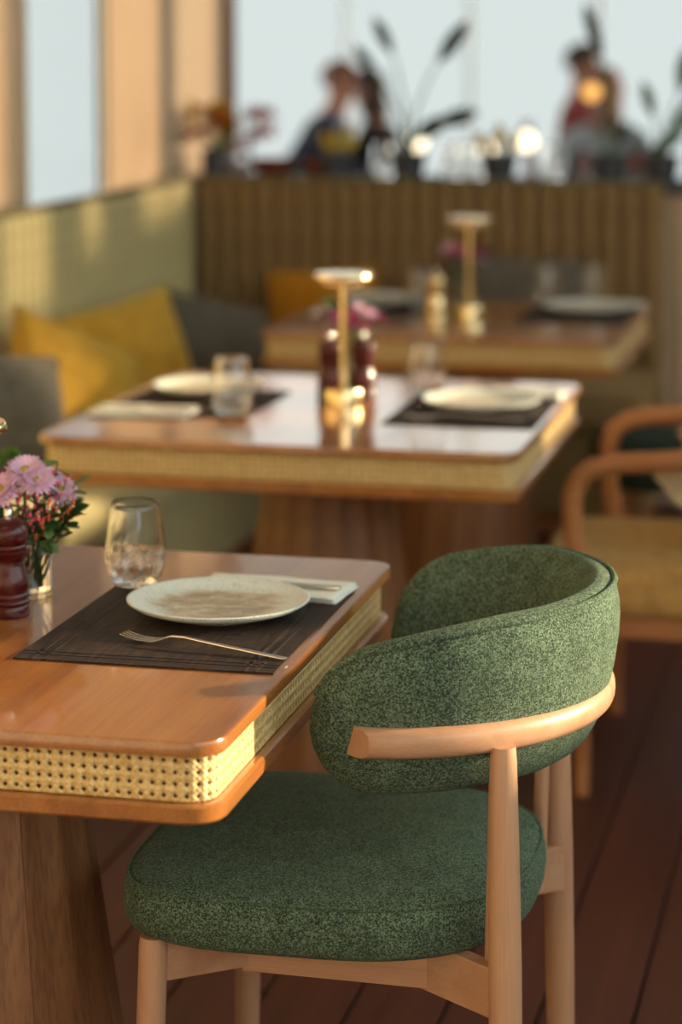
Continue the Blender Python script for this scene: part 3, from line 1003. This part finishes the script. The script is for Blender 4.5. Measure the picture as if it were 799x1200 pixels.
def lamp(label, x, y):
    t = thing('table_lamp', label, 'lamp', (x, y, ZT))
    MB().lathe([(0.040, 0.0), (0.0425, 0.002), (0.0425, 0.033), (0.041, 0.0365), (0.012, 0.0375), (0.0085, 0.043)], 40).build('base', M['brass'], t, smooth=40)
    MB().lathe([(0.0072, 0.036), (0.0072, 0.268)], 20).build('pole', M['brass'], t, smooth=40)
    sh = MB().lathe([(0.010, 0.262), (0.045, 0.263), (0.0465, 0.2675), (0.0605, 0.269), (0.063, 0.272), (0.063, 0.280), (0.0605, 0.283), (0.02, 0.2835)], 48).build('lamp_shade', M['brass'], t, smooth=40)
    MB().lathe([(0.044, 0.2622), (0.012, 0.2616)], 40, cap0=False, cap1=False).build('light_diffuser', M['glow_soft'], sh, smooth=0)
    return t
MILLP = [(0.0275, 0.0), (0.0282, 0.002), (0.0282, 0.014), (0.0268, 0.016), (0.0292, 0.019), (0.0292, 0.0215), (0.0272, 0.024), (0.0282, 0.0275), (0.0278, 0.031), (0.0262, 0.033), (0.0282, 0.042), (0.0275, 0.050), (0.0245, 0.060), (0.0215, 0.069), (0.0208, 0.075), (0.0225, 0.081), (0.0245, 0.0845), (0.0265, 0.0862), (0.0265, 0.0885), (0.0238, 0.0905), (0.0250, 0.0935), (0.0252, 0.096), (0.0238, 0.098), (0.0255, 0.101), (0.0272, 0.108), (0.0272, 0.116), (0.0245, 0.124), (0.0185, 0.1295), (0.009, 0.132)]
def mill(label, x, y, mat=None, z=ZT):
    t = thing('pepper_mill', label, 'mill', (x, y, z))
    MB().lathe(MILLP, 40).build('body', mat or M['mill'], t, smooth=50)
    MB().lathe([(0.0042, 0.131), (0.0042, 0.1345), (0.0056, 0.1355), (0.0056, 0.1445), (0.0048, 0.1455), (0.002, 0.1458)], 20).build('knob', M['steel'], t, smooth=40)
    return t
def vase(label, x, y, h=0.103):
    t = thing('glass_vase', label, 'vase', (x, y, ZT))
    n = 40
    prof = [(0.029, 0.0), (0.0305, 0.0015), (0.0305, h * .62), (0.0315, h * .85), (0.0345, h - 0.002), (0.0345, h), (0.0325, h), (0.0290, h * .85), (0.0282, h * .62), (0.0282, 0.008), (0.004, 0.0065)]
    MB().lathe(prof, n).build('vessel', M['glass'], t, smooth=40)
    MB().lathe([(0.004, 0.0070), (0.0279, 0.0085), (0.0279, h * .60), (0.004, h * .60)], n).build('water', M['water'], t, smooth=40)
    return t

# ---- flowers
def daisy_parts(rad, npet, layers, seed):
    rnd = random.Random(seed)
    m = MB()
    for L in range(layers):
        for k in range(npet):
            a = 2 * PI * (k + 0.5 * L + rnd.uniform(-.15, .15)) / npet
            r1 = rad * (1 - 0.17 * L) * rnd.uniform(.9, 1.05); wd = rad * 0.095
            rise = 0.25 + 0.33 * L
            u = Vector((math.cos(a), math.sin(a), 0)); v = Vector((-math.sin(a), math.cos(a), 0))
            pts = []
            for q, ww in ((0.08, .4), (.4, .9), (.75, 1.0), (.95, .55), (1.02, .08)):
                c = u * (r1 * q) + Vector((0, 0, r1 * (rise * q - 0.25 * q * q)))
                pts.append((c - v * wd * ww, c + v * wd * ww, c + Vector((0, 0, -wd * 0.35 * ww))))
            vs = []; fs = []
            for a_, b_, c_ in pts: vs += [a_, c_, b_]
            for i in range(4):
                o = 3 * i
                fs += [(o, o + 1, o + 4, o + 3), (o + 1, o + 2, o + 5, o + 4)]
            m.add(vs, fs)
    return m
def orient(o, d):
    o.rotation_euler = Vector(d).to_track_quat('Z', 'Y').to_euler()
def flower(label, group, base, tip, mat, rad=0.026, seed=0, direction=None, npet=15, layers=3):
    t = thing('chrysanthemum', label, 'flower', base, 0, group)
    tip = Vector(tip) - Vector(base)
    mid = tip * 0.5 + Vector((tip.x * .1, tip.y * .1, 0.01))
    q = [Vector((0, 0, 0)), mid * .5, mid, (mid + tip) / 2, tip]
    MB().tube(q, 0.0014, 6).build('stem', M['stem'], t)
    h = daisy_parts(rad, npet, layers, seed).build('petals', mat, t, smooth=60)
    h.location = tip
    d = Vector(direction) if direction else Vector((tip.x, tip.y, 0.05 + tip.z * .5))
    orient(h, d)
    e = MB().lathe([(rad * .24, 0.0), (rad * .26, rad * .12), (rad * .15, rad * .25), (rad * .02, rad * .28)], 12).build('flower_eye', M['pollen'], h)
    return t
def leaf_blade(l, wd, bend=0.25, n=8):
    vs = []; fs = []
    for i in range(n + 1):
        q = i / n
        ww = wd * math.sin(PI * min(1, q * .96 + .04)) ** .7
        z = -bend * l * q * q
        vs += [(-ww / 2, l * q, z), (0, l * q, z - ww * .14), (ww / 2, l * q, z)]
    for i in range(n):
        o = 3 * i
        fs += [(o, o + 1, o + 4, o + 3), (o + 1, o + 2, o + 5, o + 4)]
    return vs, fs
def sprig(name, label, group, base, tip, mats, nleaf, ll, lw, seed, cat='sprig', buds=None):
    rnd = random.Random(seed)
    t = thing(name, label, cat, base, 0, group)
    tip = Vector(tip) - Vector(base)
    mid = tip * 0.5 + Vector((-tip.y * .1, tip.x * .1, 0.012))
    def at(q): return mid * (2 * q * (1 - q)) + tip * (q * q)
    MB().tube([at(i / 8) for i in range(9)], 0.0011, 6).build('stem', M['stem'], t)
    for k in range(nleaf):
        q = 0.5 + 0.5 * (k + 1) / nleaf
        vs, fs = leaf_blade(ll * rnd.uniform(.75, 1.1), lw * rnd.uniform(.8, 1.1), rnd.uniform(.05, .4))
        o = MB().add(vs, fs).build('leaf', mats, t, smooth=60)
        o.location = at(q)
        o.rotation_euler = (rnd.uniform(-.3, .7), rnd.uniform(-.5, .5), rnd.uniform(0, 2 * PI))
    if buds:
        for k in range(buds[1]):
            q = 0.72 + 0.28 * (k + 1) / buds[1]
            p = at(q) + Vector((rnd.uniform(-1, 1), rnd.uniform(-1, 1), rnd.uniform(-.6, .8))) * 0.009
            r = rnd.uniform(.0018, .0029)
            o = MB().lathe([(r * .2, -r * 1.3), (r * .9, -r * .4), (r, r * .3), (r * .5, r * 1.1), (r * .1, r * 1.4)], 8, c=p).build('bud', buds[0], t)
    return t

# ---------- front table
FX, FY = T1
placemat('dark brown woven placemat on the front table under the speckled plate', -1.062, -0.725, 2.772, 3.222)
plate('cream stoneware plate with a brown brushed glaze on the front table', -0.875, 3.055)
tumbler('cut-glass tumbler on the front table at the corner of the placemat', -1.036, 3.190, ZM)
napkin('white folded napkin on the front table with a knife lying on it', -0.945, -0.728, 3.145, 3.255, R(-4))
knife('table knife resting on the white napkin of the front table', -0.852, 3.192, R(-3), ZM + 0.0085)
fork('table fork lying on the front placemat beside the speckled plate', -0.838, 2.862, R(-14.5))
lamp('slim brass disc lamp on the front table, cut off by the left picture edge', -1.168, 2.862)
mill('dark red turned pepper mill on the front table beside the glass vase', -1.150, 2.990)
vase('clear glass vase of water on the front table holding lilac blooms', -1.163, 3.107)
VB = Vector((-1.163, 3.107, ZT + 0.012))
VR = Vector((-1.163, 3.107, ZT + 0.105))
cr = Vector((math.cos(R(13)), math.sin(R(13)), 0)); cf = Vector((-math.sin(R(13)), math.cos(R(13)), 0))
def fl_at(px, py, dd):
    """head position for the front bouquet: px, py offsets in mm right / up from the vase rim, dd toward the back"""
    return VR + cr * px * .001 + Vector((0, 0, py * .001)) + cf * dd * .001
FG = 'lilac blooms in the front vase'
heads = [(-2, 74, -22, 0.031), (14, 62, -30, 0.028), (-36, 48, -28, 0.032), (44, 44, -6, 0.027), (24, 56, 20, 0.026), (-20, 66, 28, 0.026)]
names = ['lilac daisy bloom highest in the front bouquet', 'lilac daisy bloom just right of the highest one in the front bouquet', 'lilac daisy bloom above the red pepper mill', 'pale lilac daisy bloom leaning out right of the front bouquet', 'lilac daisy bloom behind the middle of the front bouquet', 'lilac daisy bloom at the back left of the front bouquet']
for i, (a, b, c, r) in enumerate(heads):
    p = fl_at(a, b, c)
    flower(names[i], FG, tuple(VB + Vector((random.uniform(-.012, .012), random.uniform(-.012, .012), 0))), tuple(p), M['lilac'], r, i, (p - VR) * 1.0 + Vector((0, 0, .05)) - cf * 0.06, 24, 3)
flower('deep magenta bloom at the left edge of the front bouquet', FG, tuple(VB), tuple(fl_at(-52, 62, -10)), M['magenta'], 0.026, 31)
mo = thing('green_dianthus', 'fuzzy green pompom bloom at the top of the front bouquet', 'flower', tuple(VB))
pm = fl_at(-28, 82, 10) - VB
MB().tube([(0, 0, 0), pm * .5 + Vector((0, 0, .008)), pm], 0.0014, 6).build('stem', M['stem'], mo)
hm = MB()
rnd = random.Random(3)
for k in range(420):
    d = Vector((rnd.gauss(0, 1), rnd.gauss(0, 1), rnd.gauss(0.3, 1))).normalized()
    u = d.orthogonal().normalized() * 0.0007
    b0 = d * 0.012; tp = d * rnd.uniform(.021, .025)
    v = d.cross(u)
    hm.add([pm + b0 + u, pm + b0 - u, pm + b0 + v, pm + tp], [(0, 1, 3), (1, 2, 3), (2, 0, 3)])
hm.build('pompom', M['moss'], mo, smooth=0)
SG = 'leafy sprigs in the front vase'
sp = [(64, 52, -10, 5), (72, 30, 0, 6), (52, 22, -14, 5), (30, 66, 0, 4), (60, 10, -4, 5), (20, 36, -34, 6), (-4, 30, -36, 6), (-30, 28, -30, 6), (6, 10, -32, 7), (34, 16, -26, 6), (-48, 70, -4, 5), (-60, 40, 0, 6), (40, 84, 0, 4), (-14, 12, -30, 6), (22, 4, -20, 6), (12, 46, -38, 5), (-44, 14, -20, 6)]
for i, (a, b, c, nl) in enumerate(sp):
    sprig('leaf_sprig', 'small-leaved green sprig among the lilac blooms of the front vase', SG, tuple(VB + Vector((random.uniform(-.015, .015), random.uniform(-.015, .015), 0))), tuple(fl_at(a, b, c)), M['leaf2'] if i % 3 == 0 else M['leaf'], nl + 3, 0.030, 0.017, 50 + i)
BG = 'pink bud sprigs in the front vase'
bs = [(36, 66, -20), (22, 20, -42), (4, 24, -44), (28, 32, -40), (-2, 42, -44), (46, 40, -26), (16, 6, -40), (52, 56, -12), (-20, 30, -44), (60, 30, -16), (10, 50, -42)]
for i, (a, b, c) in enumerate(bs):
    sprig('bud_sprig', 'sprig of tiny pink and coral buds in the front bouquet', BG, tuple(VB + Vector((random.uniform(-.012, .012), random.uniform(-.012, .012), 0))), tuple(fl_at(a, b, c)), M['leaf'], 2, 0.016, 0.005, 90 + i, buds=(M['coral'] if i % 3 == 0 else M['pinkbud'], 10))

# ---------- middle table
MX, MY = T2
placemat('dark woven placemat on the right side of the middle table', -1.000, -0.690, 4.690, 5.110)
placemat('dark woven placemat on the bench side of the middle table', -1.600, -1.285, 4.690, 5.080)
plate('pale plate on the right side of the middle table', -0.835, 4.935, rad=0.125)
plate('pale plate on the bench side of the middle table', -1.455, 5.010, rad=0.122)
tumbler('cut-glass tumbler beside the right plate of the middle table', -0.985, 5.100)
tumbler('cut-glass tumbler beside the napkin on the bench side of the middle table', -1.322, 4.725)
napkin('white folded napkin at the bench end of the middle table', -1.615, -1.405, 4.655, 4.765, R(2))
napkin('white folded napkin beyond the right plate of the middle table', -0.850, -0.690, 5.085, 5.195, R(3))
fork('table fork before the right plate of the middle table', -0.840, 4.765, R(4))
knife('table knife on the napkin at the right of the middle table', -0.79, 5.13, R(5), ZM + 0.0085)
knife('table knife on the napkin at the bench end of the middle table', -1.50, 4.70, R(3), ZM + 0.0085)
lamp('slim brass disc lamp in the centre of the middle table', -1.128, 4.912)
mill('dark turned pepper mill left of the lamp on the middle table', -1.175, 4.985)
mill('dark turned pepper mill right of the lamp on the middle table', -1.108, 5.012)
vase('clear glass vase behind the lamp on the middle table', -1.150, 5.075)
def bouquet(where, x, y, seed):
    rnd = random.Random(seed)
    b = Vector((x, y, ZT + 0.012)); rim = Vector((x, y, ZT + 0.105))
    for i in range(8):
        a = 2 * PI * i / 8 + rnd.uniform(-.3, .3)
        rr = rnd.uniform(.02, .066)
        p = rim + Vector((rr * math.cos(a), rr * math.sin(a), rnd.uniform(.045, .09)))
        mt = M['lilac'] if i in (0, 5) else M['magenta']
        flower(('lilac' if i in (0, 5) else 'magenta') + ' bloom in the vase on the ' + where, ('lilac' if i in (0, 5) else 'magenta') + ' blooms in the vase on the ' + where, tuple(b), tuple(p), mt, 0.037, seed + i, None, 12, 3)
    for i in range(9):
        a = 2 * PI * i / 9 + rnd.uniform(-.3, .3)
        rr = rnd.uniform(.01, .08)
        p = rim + Vector((rr * math.cos(a), rr * math.sin(a), rnd.uniform(.05, .115)))
        sprig('leaf_sprig', 'green leafy sprig in the vase on the ' + where, 'leafy sprigs on the ' + where, tuple(b), tuple(p), M['leaf2'] if i % 3 == 0 else M['leaf'], 5, 0.028, 0.014, seed + 20 + i)
bouquet('middle table', -1.150, 5.075, 200)

# ---------- rear table
placemat('dark woven placemat on the right side of the rear table', -1.010, -0.710, 6.500, 6.920)
placemat('dark woven placemat on the bench side of the rear table', -1.610, -1.310, 6.500, 6.900)
plate('pale plate on the right side of the rear table', -0.840, 6.790, rad=0.128)
plate('pale plate on the bench side of the rear table', -1.470, 6.860, rad=0.122)
tumbler('cut-glass tumbler by the right plate of the rear table', -0.985, 6.96)
tumbler('cut-glass tumbler on the bench side of the rear table', -1.335, 6.80)
tumbler('spare cut-glass tumbler at the far edge of the rear table', -0.86, 7.04, ZT + 0.0005)
napkin('white folded napkin on the bench side of the rear table', -1.60, -1.42, 6.515, 6.635, R(2))
napkin('white folded napkin by the right plate of the rear table', -0.80, -0.70, 6.93, 7.05, R(3), z=ZT + 0.001)
lamp('slim brass disc lamp in the centre of the rear table', -1.150, 6.580)
mill('pepper mill left of the lamp on the rear table, backlight painted gold', -1.225, 6.470, M['brass'])  # brass material stands in for backlight glinting on the mill
vase('clear glass vase behind the lamp on the rear table', -1.185, 6.72)
bouquet('rear table', -1.185, 6.72, 300)

# ================================================================== PLANTS ON THE LEDGE
def ledge_plant(label, x, y, z, stems, mat, group=None, trough=True):
    t = thing('potted_plant', label, 'plant', (x, y, z), 0, group)
    MB().lathe([(0.045, 0.0), (0.05, 0.003), (0.062, 0.085), (0.064, 0.09), (0.058, 0.09), (0.05, 0.075), (0.004, 0.074)], 24).build('pot', M['ledge'], t, smooth=40)
    for i, (tx, ty, tz, ll, lw, rot) in enumerate(stems):
        tip = Vector((tx, ty, tz))
        MB().tube([(0, 0, 0.07), Vector((tx * .25, ty * .25, 0.07 + (tz - .07) * .5)), Vector((tx * .7, ty * .7, 0.07 + (tz - .07) * .85)), tip], [0.006, .005, .004, .003], 8).build('stem', M['stem'], t)
        vs, fs = leaf_blade(ll, lw, 0.12, 10)
        o = MB().add(vs, fs).build('leaf', mat, t, smooth=60)
        sd = o.modifiers.new('solid', 'SOLIDIFY'); sd.thickness = 0.0012
        o.location = tip
        o.rotation_euler = rot
    return t
LZ = 1.055
# leaf stand up: blade along local y; rotate about x by 90 to raise it
def rot_up(lean, spin=13):
    e = (Matrix.Rotation(R(spin), 3, 'Z') @ Matrix.Rotation(R(lean), 3, 'Y') @ Matrix.Rotation(R(75), 3, 'X')).to_euler()
    return e
ledge_plant('tall dark-leaved plant on the ledge with three upright leaves right of the seated couple', -1.62, 8.05, LZ,
            [(0.10, 0.02, 0.40, 0.19, 0.055, rot_up(36)), (-0.06, 0.0, 0.43, 0.15, 0.042, rot_up(-26)), (-0.12, 0.0, 0.36, 0.13, 0.04, rot_up(-36)), (0.10, 0.0, 0.19, 0.16, 0.06, rot_up(75)), (0.02, 0.0, 0.14, 0.15, 0.06, rot_up(60))], M['leafdark'])
ledge_plant('tall slender plant on the ledge in front of the couple at right', -0.93, 8.05, LZ,
            [(-0.03, 0, 0.42, 0.20, 0.045, rot_up(-16)), (0.02, 0.0, 0.12, 0.10, 0.04, rot_up(30))], M['leafdark'])
ledge_plant('leafy green plant on the ledge at the right picture edge', -0.755, 8.05, LZ,
            [(-0.03, 0, 0.22, 0.13, 0.04, rot_up(-14)), (0.03, 0.0, 0.16, 0.20, 0.06, rot_up(40)), (-0.04, 0.0, 0.09, 0.16, 0.05, rot_up(58)), (0.06, 0, 0.3, 0.16, 0.05, rot_up(10))], M['leaf'])
ledge_plant('yellow-green leafed plant on the ledge in front of the embracing couple', -1.87, 8.02, LZ,
            [(0.02, 0, 0.10, 0.11, 0.032, rot_up(24)), (-0.02, 0.0, 0.085, 0.09, 0.03, rot_up(-22)), (0.0, -.02, 0.09, 0.10, 0.03, rot_up(6)), (0.03, 0, 0.09, 0.08, 0.03, rot_up(44))], M['yellowleaf'])
ledge_plant('small yellow-leafed plant on the ledge between the two couples', -1.30, 8.02, LZ,
            [(0.03, 0, 0.09, 0.09, 0.04, rot_up(30)), (-0.03, 0.0, 0.09, 0.09, 0.04, rot_up(-34)), (0.0, -.02, 0.10, 0.1, 0.045, rot_up(4))], M['yellowleaf'])
def flower_pot(label, x, y, z, seed):
    rnd = random.Random(seed)
    t = thing('flower_arrangement', label, 'flowers', (x, y, z))
    MB().lathe([(0.04, 0.0), (0.052, 0.003), (0.055, 0.09), (0.05, 0.095), (0.046, 0.085), (0.004, 0.08)], 24).build('pot', M['ledge'], t, smooth=40)
    for i in range(12):
        tip = Vector((rnd.uniform(-.15, .15), rnd.uniform(-.05, .05), rnd.uniform(.13, .25)))
        MB().tube([(0, 0, .08), tip * .6 + Vector((0, 0, .05)), tip], 0.003, 6).build('stem', M['stem'], t)
        if i % 3 == 2:
            vs, fs = leaf_blade(0.12, 0.05)
            o = MB().add(vs, fs).build('leaf', M['yellowleaf'], t, smooth=60)
            o.rotation_euler = rot_up(rnd.uniform(-70, 70))
        else:
            o = daisy_parts(0.075, 10, 2, i).build('petals', M['yellowleaf'] if i % 4 == 0 else M['redflower'], t, smooth=60)
            o.rotation_euler = (rnd.uniform(-.8, .2), rnd.uniform(-.6, .6), 0)
        o.location = tip
    return t
flower_pot('rust and yellow flower arrangement on the ledge by the left wall', -2.30, 8.04, LZ, 12)
# small dark bowls and tumblers standing on the ledge
for i, (x, rr) in enumerate(((-2.10, 0.085), (-1.93, 0.07))):
    o = MB().lathe([(rr * .5, 0), (rr * .6, 0.003), (rr, 0.06), (rr * .95, 0.063), (rr * .5, 0.012), (0.004, 0.01)], 24).build('bowl', M['farchair'], None, smooth=50)
    o.location = (x, 8.05, LZ + 0.0005)
    tag(o, ['reddish brown bowl on the ledge beside the rust flowers', 'smaller reddish brown bowl on the ledge left of the seated couple'][i], 'bowl')
for i, x in enumerate((-1.72, -1.48, -1.40, -1.13)):
    o = TUM.copy(); col.objects.link(o); o.location = (x, 8.12, LZ + 0.0005)
    tag(o, ['clear tumbler on the ledge just left of the tall dark-leaved plant', 'clear tumbler on the ledge just right of the tall dark-leaved plant', 'clear tumbler on the ledge just left of the small yellow plant', 'clear tumbler on the ledge just right of the small yellow plant'][i], 'glass', 'tumblers on the ledge')

# ================================================================== FAR DINING AREA
def skin_mesh(name, verts, edges, radii, mat, parent, root=0, sub=2):
    me = bpy.data.meshes.new(name)
    me.from_pydata(verts, edges, [])
    o = bpy.data.objects.new(name, me); col.objects.link(o)
    o.parent = parent
    md = o.modifiers.new('skin', 'SKIN'); md.use_smooth_shade = True
    if not me.skin_vertices:
        bpy.context.view_layer.update()
    sv = me.skin_vertices[0].data
    for i, r in enumerate(radii):
        sv[i].radius = r if isinstance(r, tuple) else (r, r)
        sv[i].use_root = (i == root)
    s = o.modifiers.new('sub', 'SUBSURF'); s.levels = sub; s.render_levels = sub
    me.materials.append(mat)
    return o
def person(label, loc, rz, shirt, hair, trousers, lean=0.08, long_hair=False, arm=(0.34, 0.06), head_turn=0.0, seat=0.47):
    """seated figure facing local +y; origin on the floor below the seat"""
    t = thing('person', label, 'person', loc, rz)
    z0 = seat + 0.09
    L = lean
    P = {'pelvis': (0, 0, z0), 'waist': (0, L * .3, z0 + .16), 'chest': (0, L * .8, z0 + .33), 'upper': (0, L, z0 + .45), 'neck': (0, L * 1.1, z0 + .53), 'jaw': (0, L * 1.2 + .012, z0 + .60), 'skull': (0, L * 1.2 + .01, z0 + .68), 'crown': (0, L * 1.2, z0 + .745)}
    V = []; E = []; Rd = []; ix = {}
    def add(n, p, r, par=None):
        ix[n] = len(V); V.append(p); Rd.append(r)
        if par is not None: E.append((ix[par], ix[n]))
    add('pelvis', P['pelvis'], (.15, .115)); add('waist', P['waist'], (.135, .10), 'pelvis'); add('chest', P['chest'], (.155, .11), 'waist')
    add('upper', P['upper'], (.10, .08), 'chest'); add('neck', P['neck'], .052, 'upper'); add('jaw', P['jaw'], (.062, .072), 'neck')
    add('skull', P['skull'], (.076, .092), 'jaw'); add('crown', P['crown'], (.05, .06), 'skull')
    for s, n in ((-1, 'l'), (1, 'r')):
        sh = (s * .175, L, z0 + .415); el = (s * .235, L + .12, z0 + .19); wr = (s * (.235 - .06), L + arm[0], z0 + .14 + arm[1])
        add('sh' + n, sh, .055, 'upper'); add('ua' + n, tuple((Vector(sh) * .5 + Vector(el) * .5)), .048, 'sh' + n); add('el' + n, el, .04, 'ua' + n)
        add('wr' + n, wr, .026, 'el' + n)
        d = (Vector(wr) - Vector(el)).normalized()
        palm = Vector(wr) + d * .05
        add('pa' + n, tuple(palm), (.032, .016), 'wr' + n)
        for k in range(4):
            off_ = Vector(((k - 1.5) * .018, 0, 0))
            l1 = (.062, .075, .07, .055)[k]
            a_ = palm + d * .035 + off_; b_ = a_ + d * l1 * .55 + Vector((0, 0, -.006)); c_ = b_ + d * l1 * .4 + Vector((0, 0, -.018))
            add('f%d0' % k + n, tuple(a_), .009, 'pa' + n); add('f%d1' % k + n, tuple(b_), .0085, 'f%d0' % k + n); add('f%d2' % k + n, tuple(c_), .007, 'f%d1' % k + n)
        th = palm + Vector((-s * .04, .01, .0)); add('th' + n, tuple(th), .010, 'pa' + n); add('tt' + n, tuple(th + d * .035), .008, 'th' + n)
        hp = (s * .09, .03, z0 - .01); kn = (s * .12, .44, z0 + .0); an = (s * .12, .42, .09); ft = (s * .125, .54, .035)
        add('hp' + n, hp, .095, 'pelvis'); add('kn' + n, kn, .06, 'hp' + n); add('ca' + n, (s * .12, .415, z0 * .62), .055, 'kn' + n); add('an' + n, an, .036, 'ca' + n); add('ft' + n, ft, .034, 'an' + n)
    body = skin_mesh('body', V, E, Rd, M['skin'], t, 0, 2)
    def sub_chain(name, items, mat, grow):
        V2 = []; E2 = []; R2 = []; jx = {}
        for n, par in items:
            jx[n] = len(V2); V2.append(V[ix[n]])
            r = Rd[ix[n]]
            r = r if isinstance(r, tuple) else (r, r)
            R2.append((r[0] + grow, r[1] + grow))
            if par: E2.append((jx[par], jx[n]))
        return skin_mesh(name, V2, E2, R2, mat, t, 0, 2)
    it = [('pelvis', None), ('waist', 'pelvis'), ('chest', 'waist'), ('upper', 'chest')]
    for n in 'lr': it += [('sh' + n, 'upper'), ('ua' + n, 'sh' + n), ('el' + n, 'ua' + n), ('wr' + n, 'el' + n)]
    sub_chain('shirt', it, shirt, 0.012)
    it = [('pelvis', None)]
    for n in 'lr': it += [('hp' + n, 'pelvis'), ('kn' + n, 'hp' + n), ('ca' + n, 'kn' + n), ('an' + n, 'ca' + n)]
    sub_chain('trousers', it, trousers, 0.014)
    hy = P['skull'][1]; hz = P['skull'][2]
    for s in (-1, 1):
        MB().box(s * .125 - .048, s * .125 + .048, .36, .60, 0.0, .075).build('shoe', M['shoe'], t, bevel=0.02)
        MB().lathe([(.004, -.012), (.011, -.006), (.012, .004), (.006, .011)], 10, c=(s * .031, hy + .084, hz - .012)).build('eye', M['eye'], body)
        MB().lathe([(.006, -.03), (.016, -.012), (.018, .01), (.008, .026)], 10, c=(s * .083, hy, hz - .02)).build('ear', M['skin'], body)
    MB().add([(-.016, hy + .088, hz - .045), (.016, hy + .088, hz - .045), (0, hy + .118, hz - .042), (0, hy + .086, hz + .005)], [(0, 1, 2), (1, 3, 2), (3, 0, 2), (0, 3, 1)]).build('nose', M['skin'], body, sub=1)
    MB().box(-.024, .024, hy + .078, hy + .092, hz - .072, hz - .06).build('mouth', M['lip'], body, bevel=0.005)
    # hair cap
    rings = []
    for i in range(9):
        a = PI * 0.02 + i * (PI * (0.62 if not long_hair else 0.62)) / 8
        ring = []
        for j in range(24):
            b = 2 * PI * j / 24
            front = max(0, math.sin(b))
            aa = a * (1 - 0.42 * front)
            ring.append((.088 * math.sin(aa) * math.cos(b), hy - .006 + .108 * math.sin(aa) * math.sin(b), hz + .012 + .102 * math.cos(aa)))
        rings.append(ring)
    if long_hair:
        for dz, k in ((-.07, 1.0), (-.15, .98), (-.22, .8)):
            ring = []
            for j in range(24):
                b = 2 * PI * j / 24
                front = max(0, math.sin(b))
                base = rings[8][j]
                ring.append((base[0] * k * 1.02, hy - .02 + (base[1] - hy) * k * (1 - .5 * front), hz - .02 + dz * (1 - .75 * front)))
            rings.append(ring)
    MB().loops(rings, cap1=False).build('hair', hair, body, smooth=80)
    return t
PL_Z = 0.0
def far_chair(label, loc, rz, seat=0.5):
    t = thing('cafe_chair', label, 'chair', loc, rz)
    MB().slab(.44, .42, .06, [(0.01, seat - .04), (0, seat - .03), (0, seat - .01), (.01, seat)]).build('seat', M['farchair'], t)
    for sx in (-1, 1):
        MB().tube([(sx * .19, -.19, 0), (sx * .19, -.18, seat), (sx * .18, -.24, seat + .44)], [.016, .018, .014], 10).build('rear_leg', M['farchair'], t)
        MB().tube([(sx * .19, .18, 0), (sx * .185, .17, seat - .03)], [.014, .018], 10).build('front_leg', M['farchair'], t)
    for k in range(3):
        zz = seat + .16 + .11 * k
        MB().board([(-.185, -.20 - .014 * k), (0, -.235 - .014 * k), (.185, -.20 - .014 * k)], .016, zz, zz + .07).build('back_slat', M['farchair'], t, smooth=30)
    return t
def far_table(label, loc, r=0.40, h=0.78):
    t = thing('round_table', label, 'table', loc)
    MB().lathe([(r - .01, h - .03), (r, h - .025), (r, h - .005), (r - .005, h)], 48).build('tabletop', M['top_y'], t, smooth=40)
    MB().lathe([(.22, 0), (.22, .015), (.05, .03), (.035, .06), (.035, h - .06), (.09, h - .03)], 24).build('pedestal', M['farchair'], t, smooth=40)
    return t
def globe_lamp(label, loc, r, mat, h):
    t = thing('globe_lamp', label, 'lamp', loc)
    MB().lathe([(.05, 0), (.052, .003), (.05, .014), (.005, .02), (.005, h)], 24).build('stand', M['farchair'], t, smooth=40)
    prof = [(max(.002, r * math.sin(PI * i / 12)), h + r - r * math.cos(PI * i / 12)) for i in range(13)]
    MB().lathe(prof, 24).build('globe', mat, t, smooth=60)
    return t
# left couple
pn = person('person in a navy jacket and blue scarf hunched toward a neighbour at the far left', (-3.22, 12.50, 0), R(-90), M['navy'], M['hairlight'], M['trousers'], lean=0.27, seat=0.55)
MB().tube([(0.02, 0.30, 1.14), (0.10, 0.31, 1.10), (0.15, 0.34, 1.00), (0.165, 0.32, 0.88), (0.16, 0.29, 0.80)], [0.03, 0.045, 0.055, 0.055, 0.04], 12).build('scarf', M['blue'], pn)
person('long-haired person in black leaning in beside the navy jacket', (-2.60, 12.98, 0), R(90), M['black'], M['hair'], M['trousers'], lean=0.20, long_hair=True, seat=0.50)
# right couple
person('person in a red shirt sitting tallest at the far right table', (-1.735, 13.15, 0), R(-85), M['red'], M['hair'], M['trousers'], lean=0.05, seat=0.64)
person('person in a pale grey shirt sitting right of the red shirt', (-1.41, 12.10, 0), R(20), M['paleshirt'], M['hairlight'], M['trousers'], lean=0.04, seat=0.52, long_hair=True)
far_chair('reddish wooden chair under the person in the navy jacket', (-3.22, 12.50, 0), R(-90), 0.54)
far_chair('reddish wooden chair under the long-haired person in black', (-2.60, 12.98, 0), R(90), 0.49)
far_chair('reddish wooden chair under the person in the red shirt', (-1.735, 13.15, 0), R(-85), 0.63)
far_chair('reddish wooden chair under the person in pale grey', (-1.41, 12.10, 0), R(20), 0.51)
# scarf in blue on the navy jacket's shoulder
far_table('round table between the two far couples', (-2.10, 11.75, 0), 0.42)
far_table('round table at the far right behind the plants', (-1.15, 11.6, 0), 0.38)
globe_lamp('small glowing globe lamp right of the couple in dark clothes', (-2.33, 11.80, 0.7805), 0.042, M['glow'], 0.20)
globe_lamp('faint glowing globe lamp in the middle of the far table', (-1.98, 11.86, 0.7805), 0.036, M['glow'], 0.17)
globe_lamp('brightest globe lamp beside the person in red', (-1.80, 11.95, 0.7805), 0.045, M['glow'], 0.20)
globe_lamp('orange globe lamp between the two people at right', (-1.43, 11.6, 0.7805), 0.04, M['glow_orange'], 0.46)

print('objects', len(bpy.data.objects))
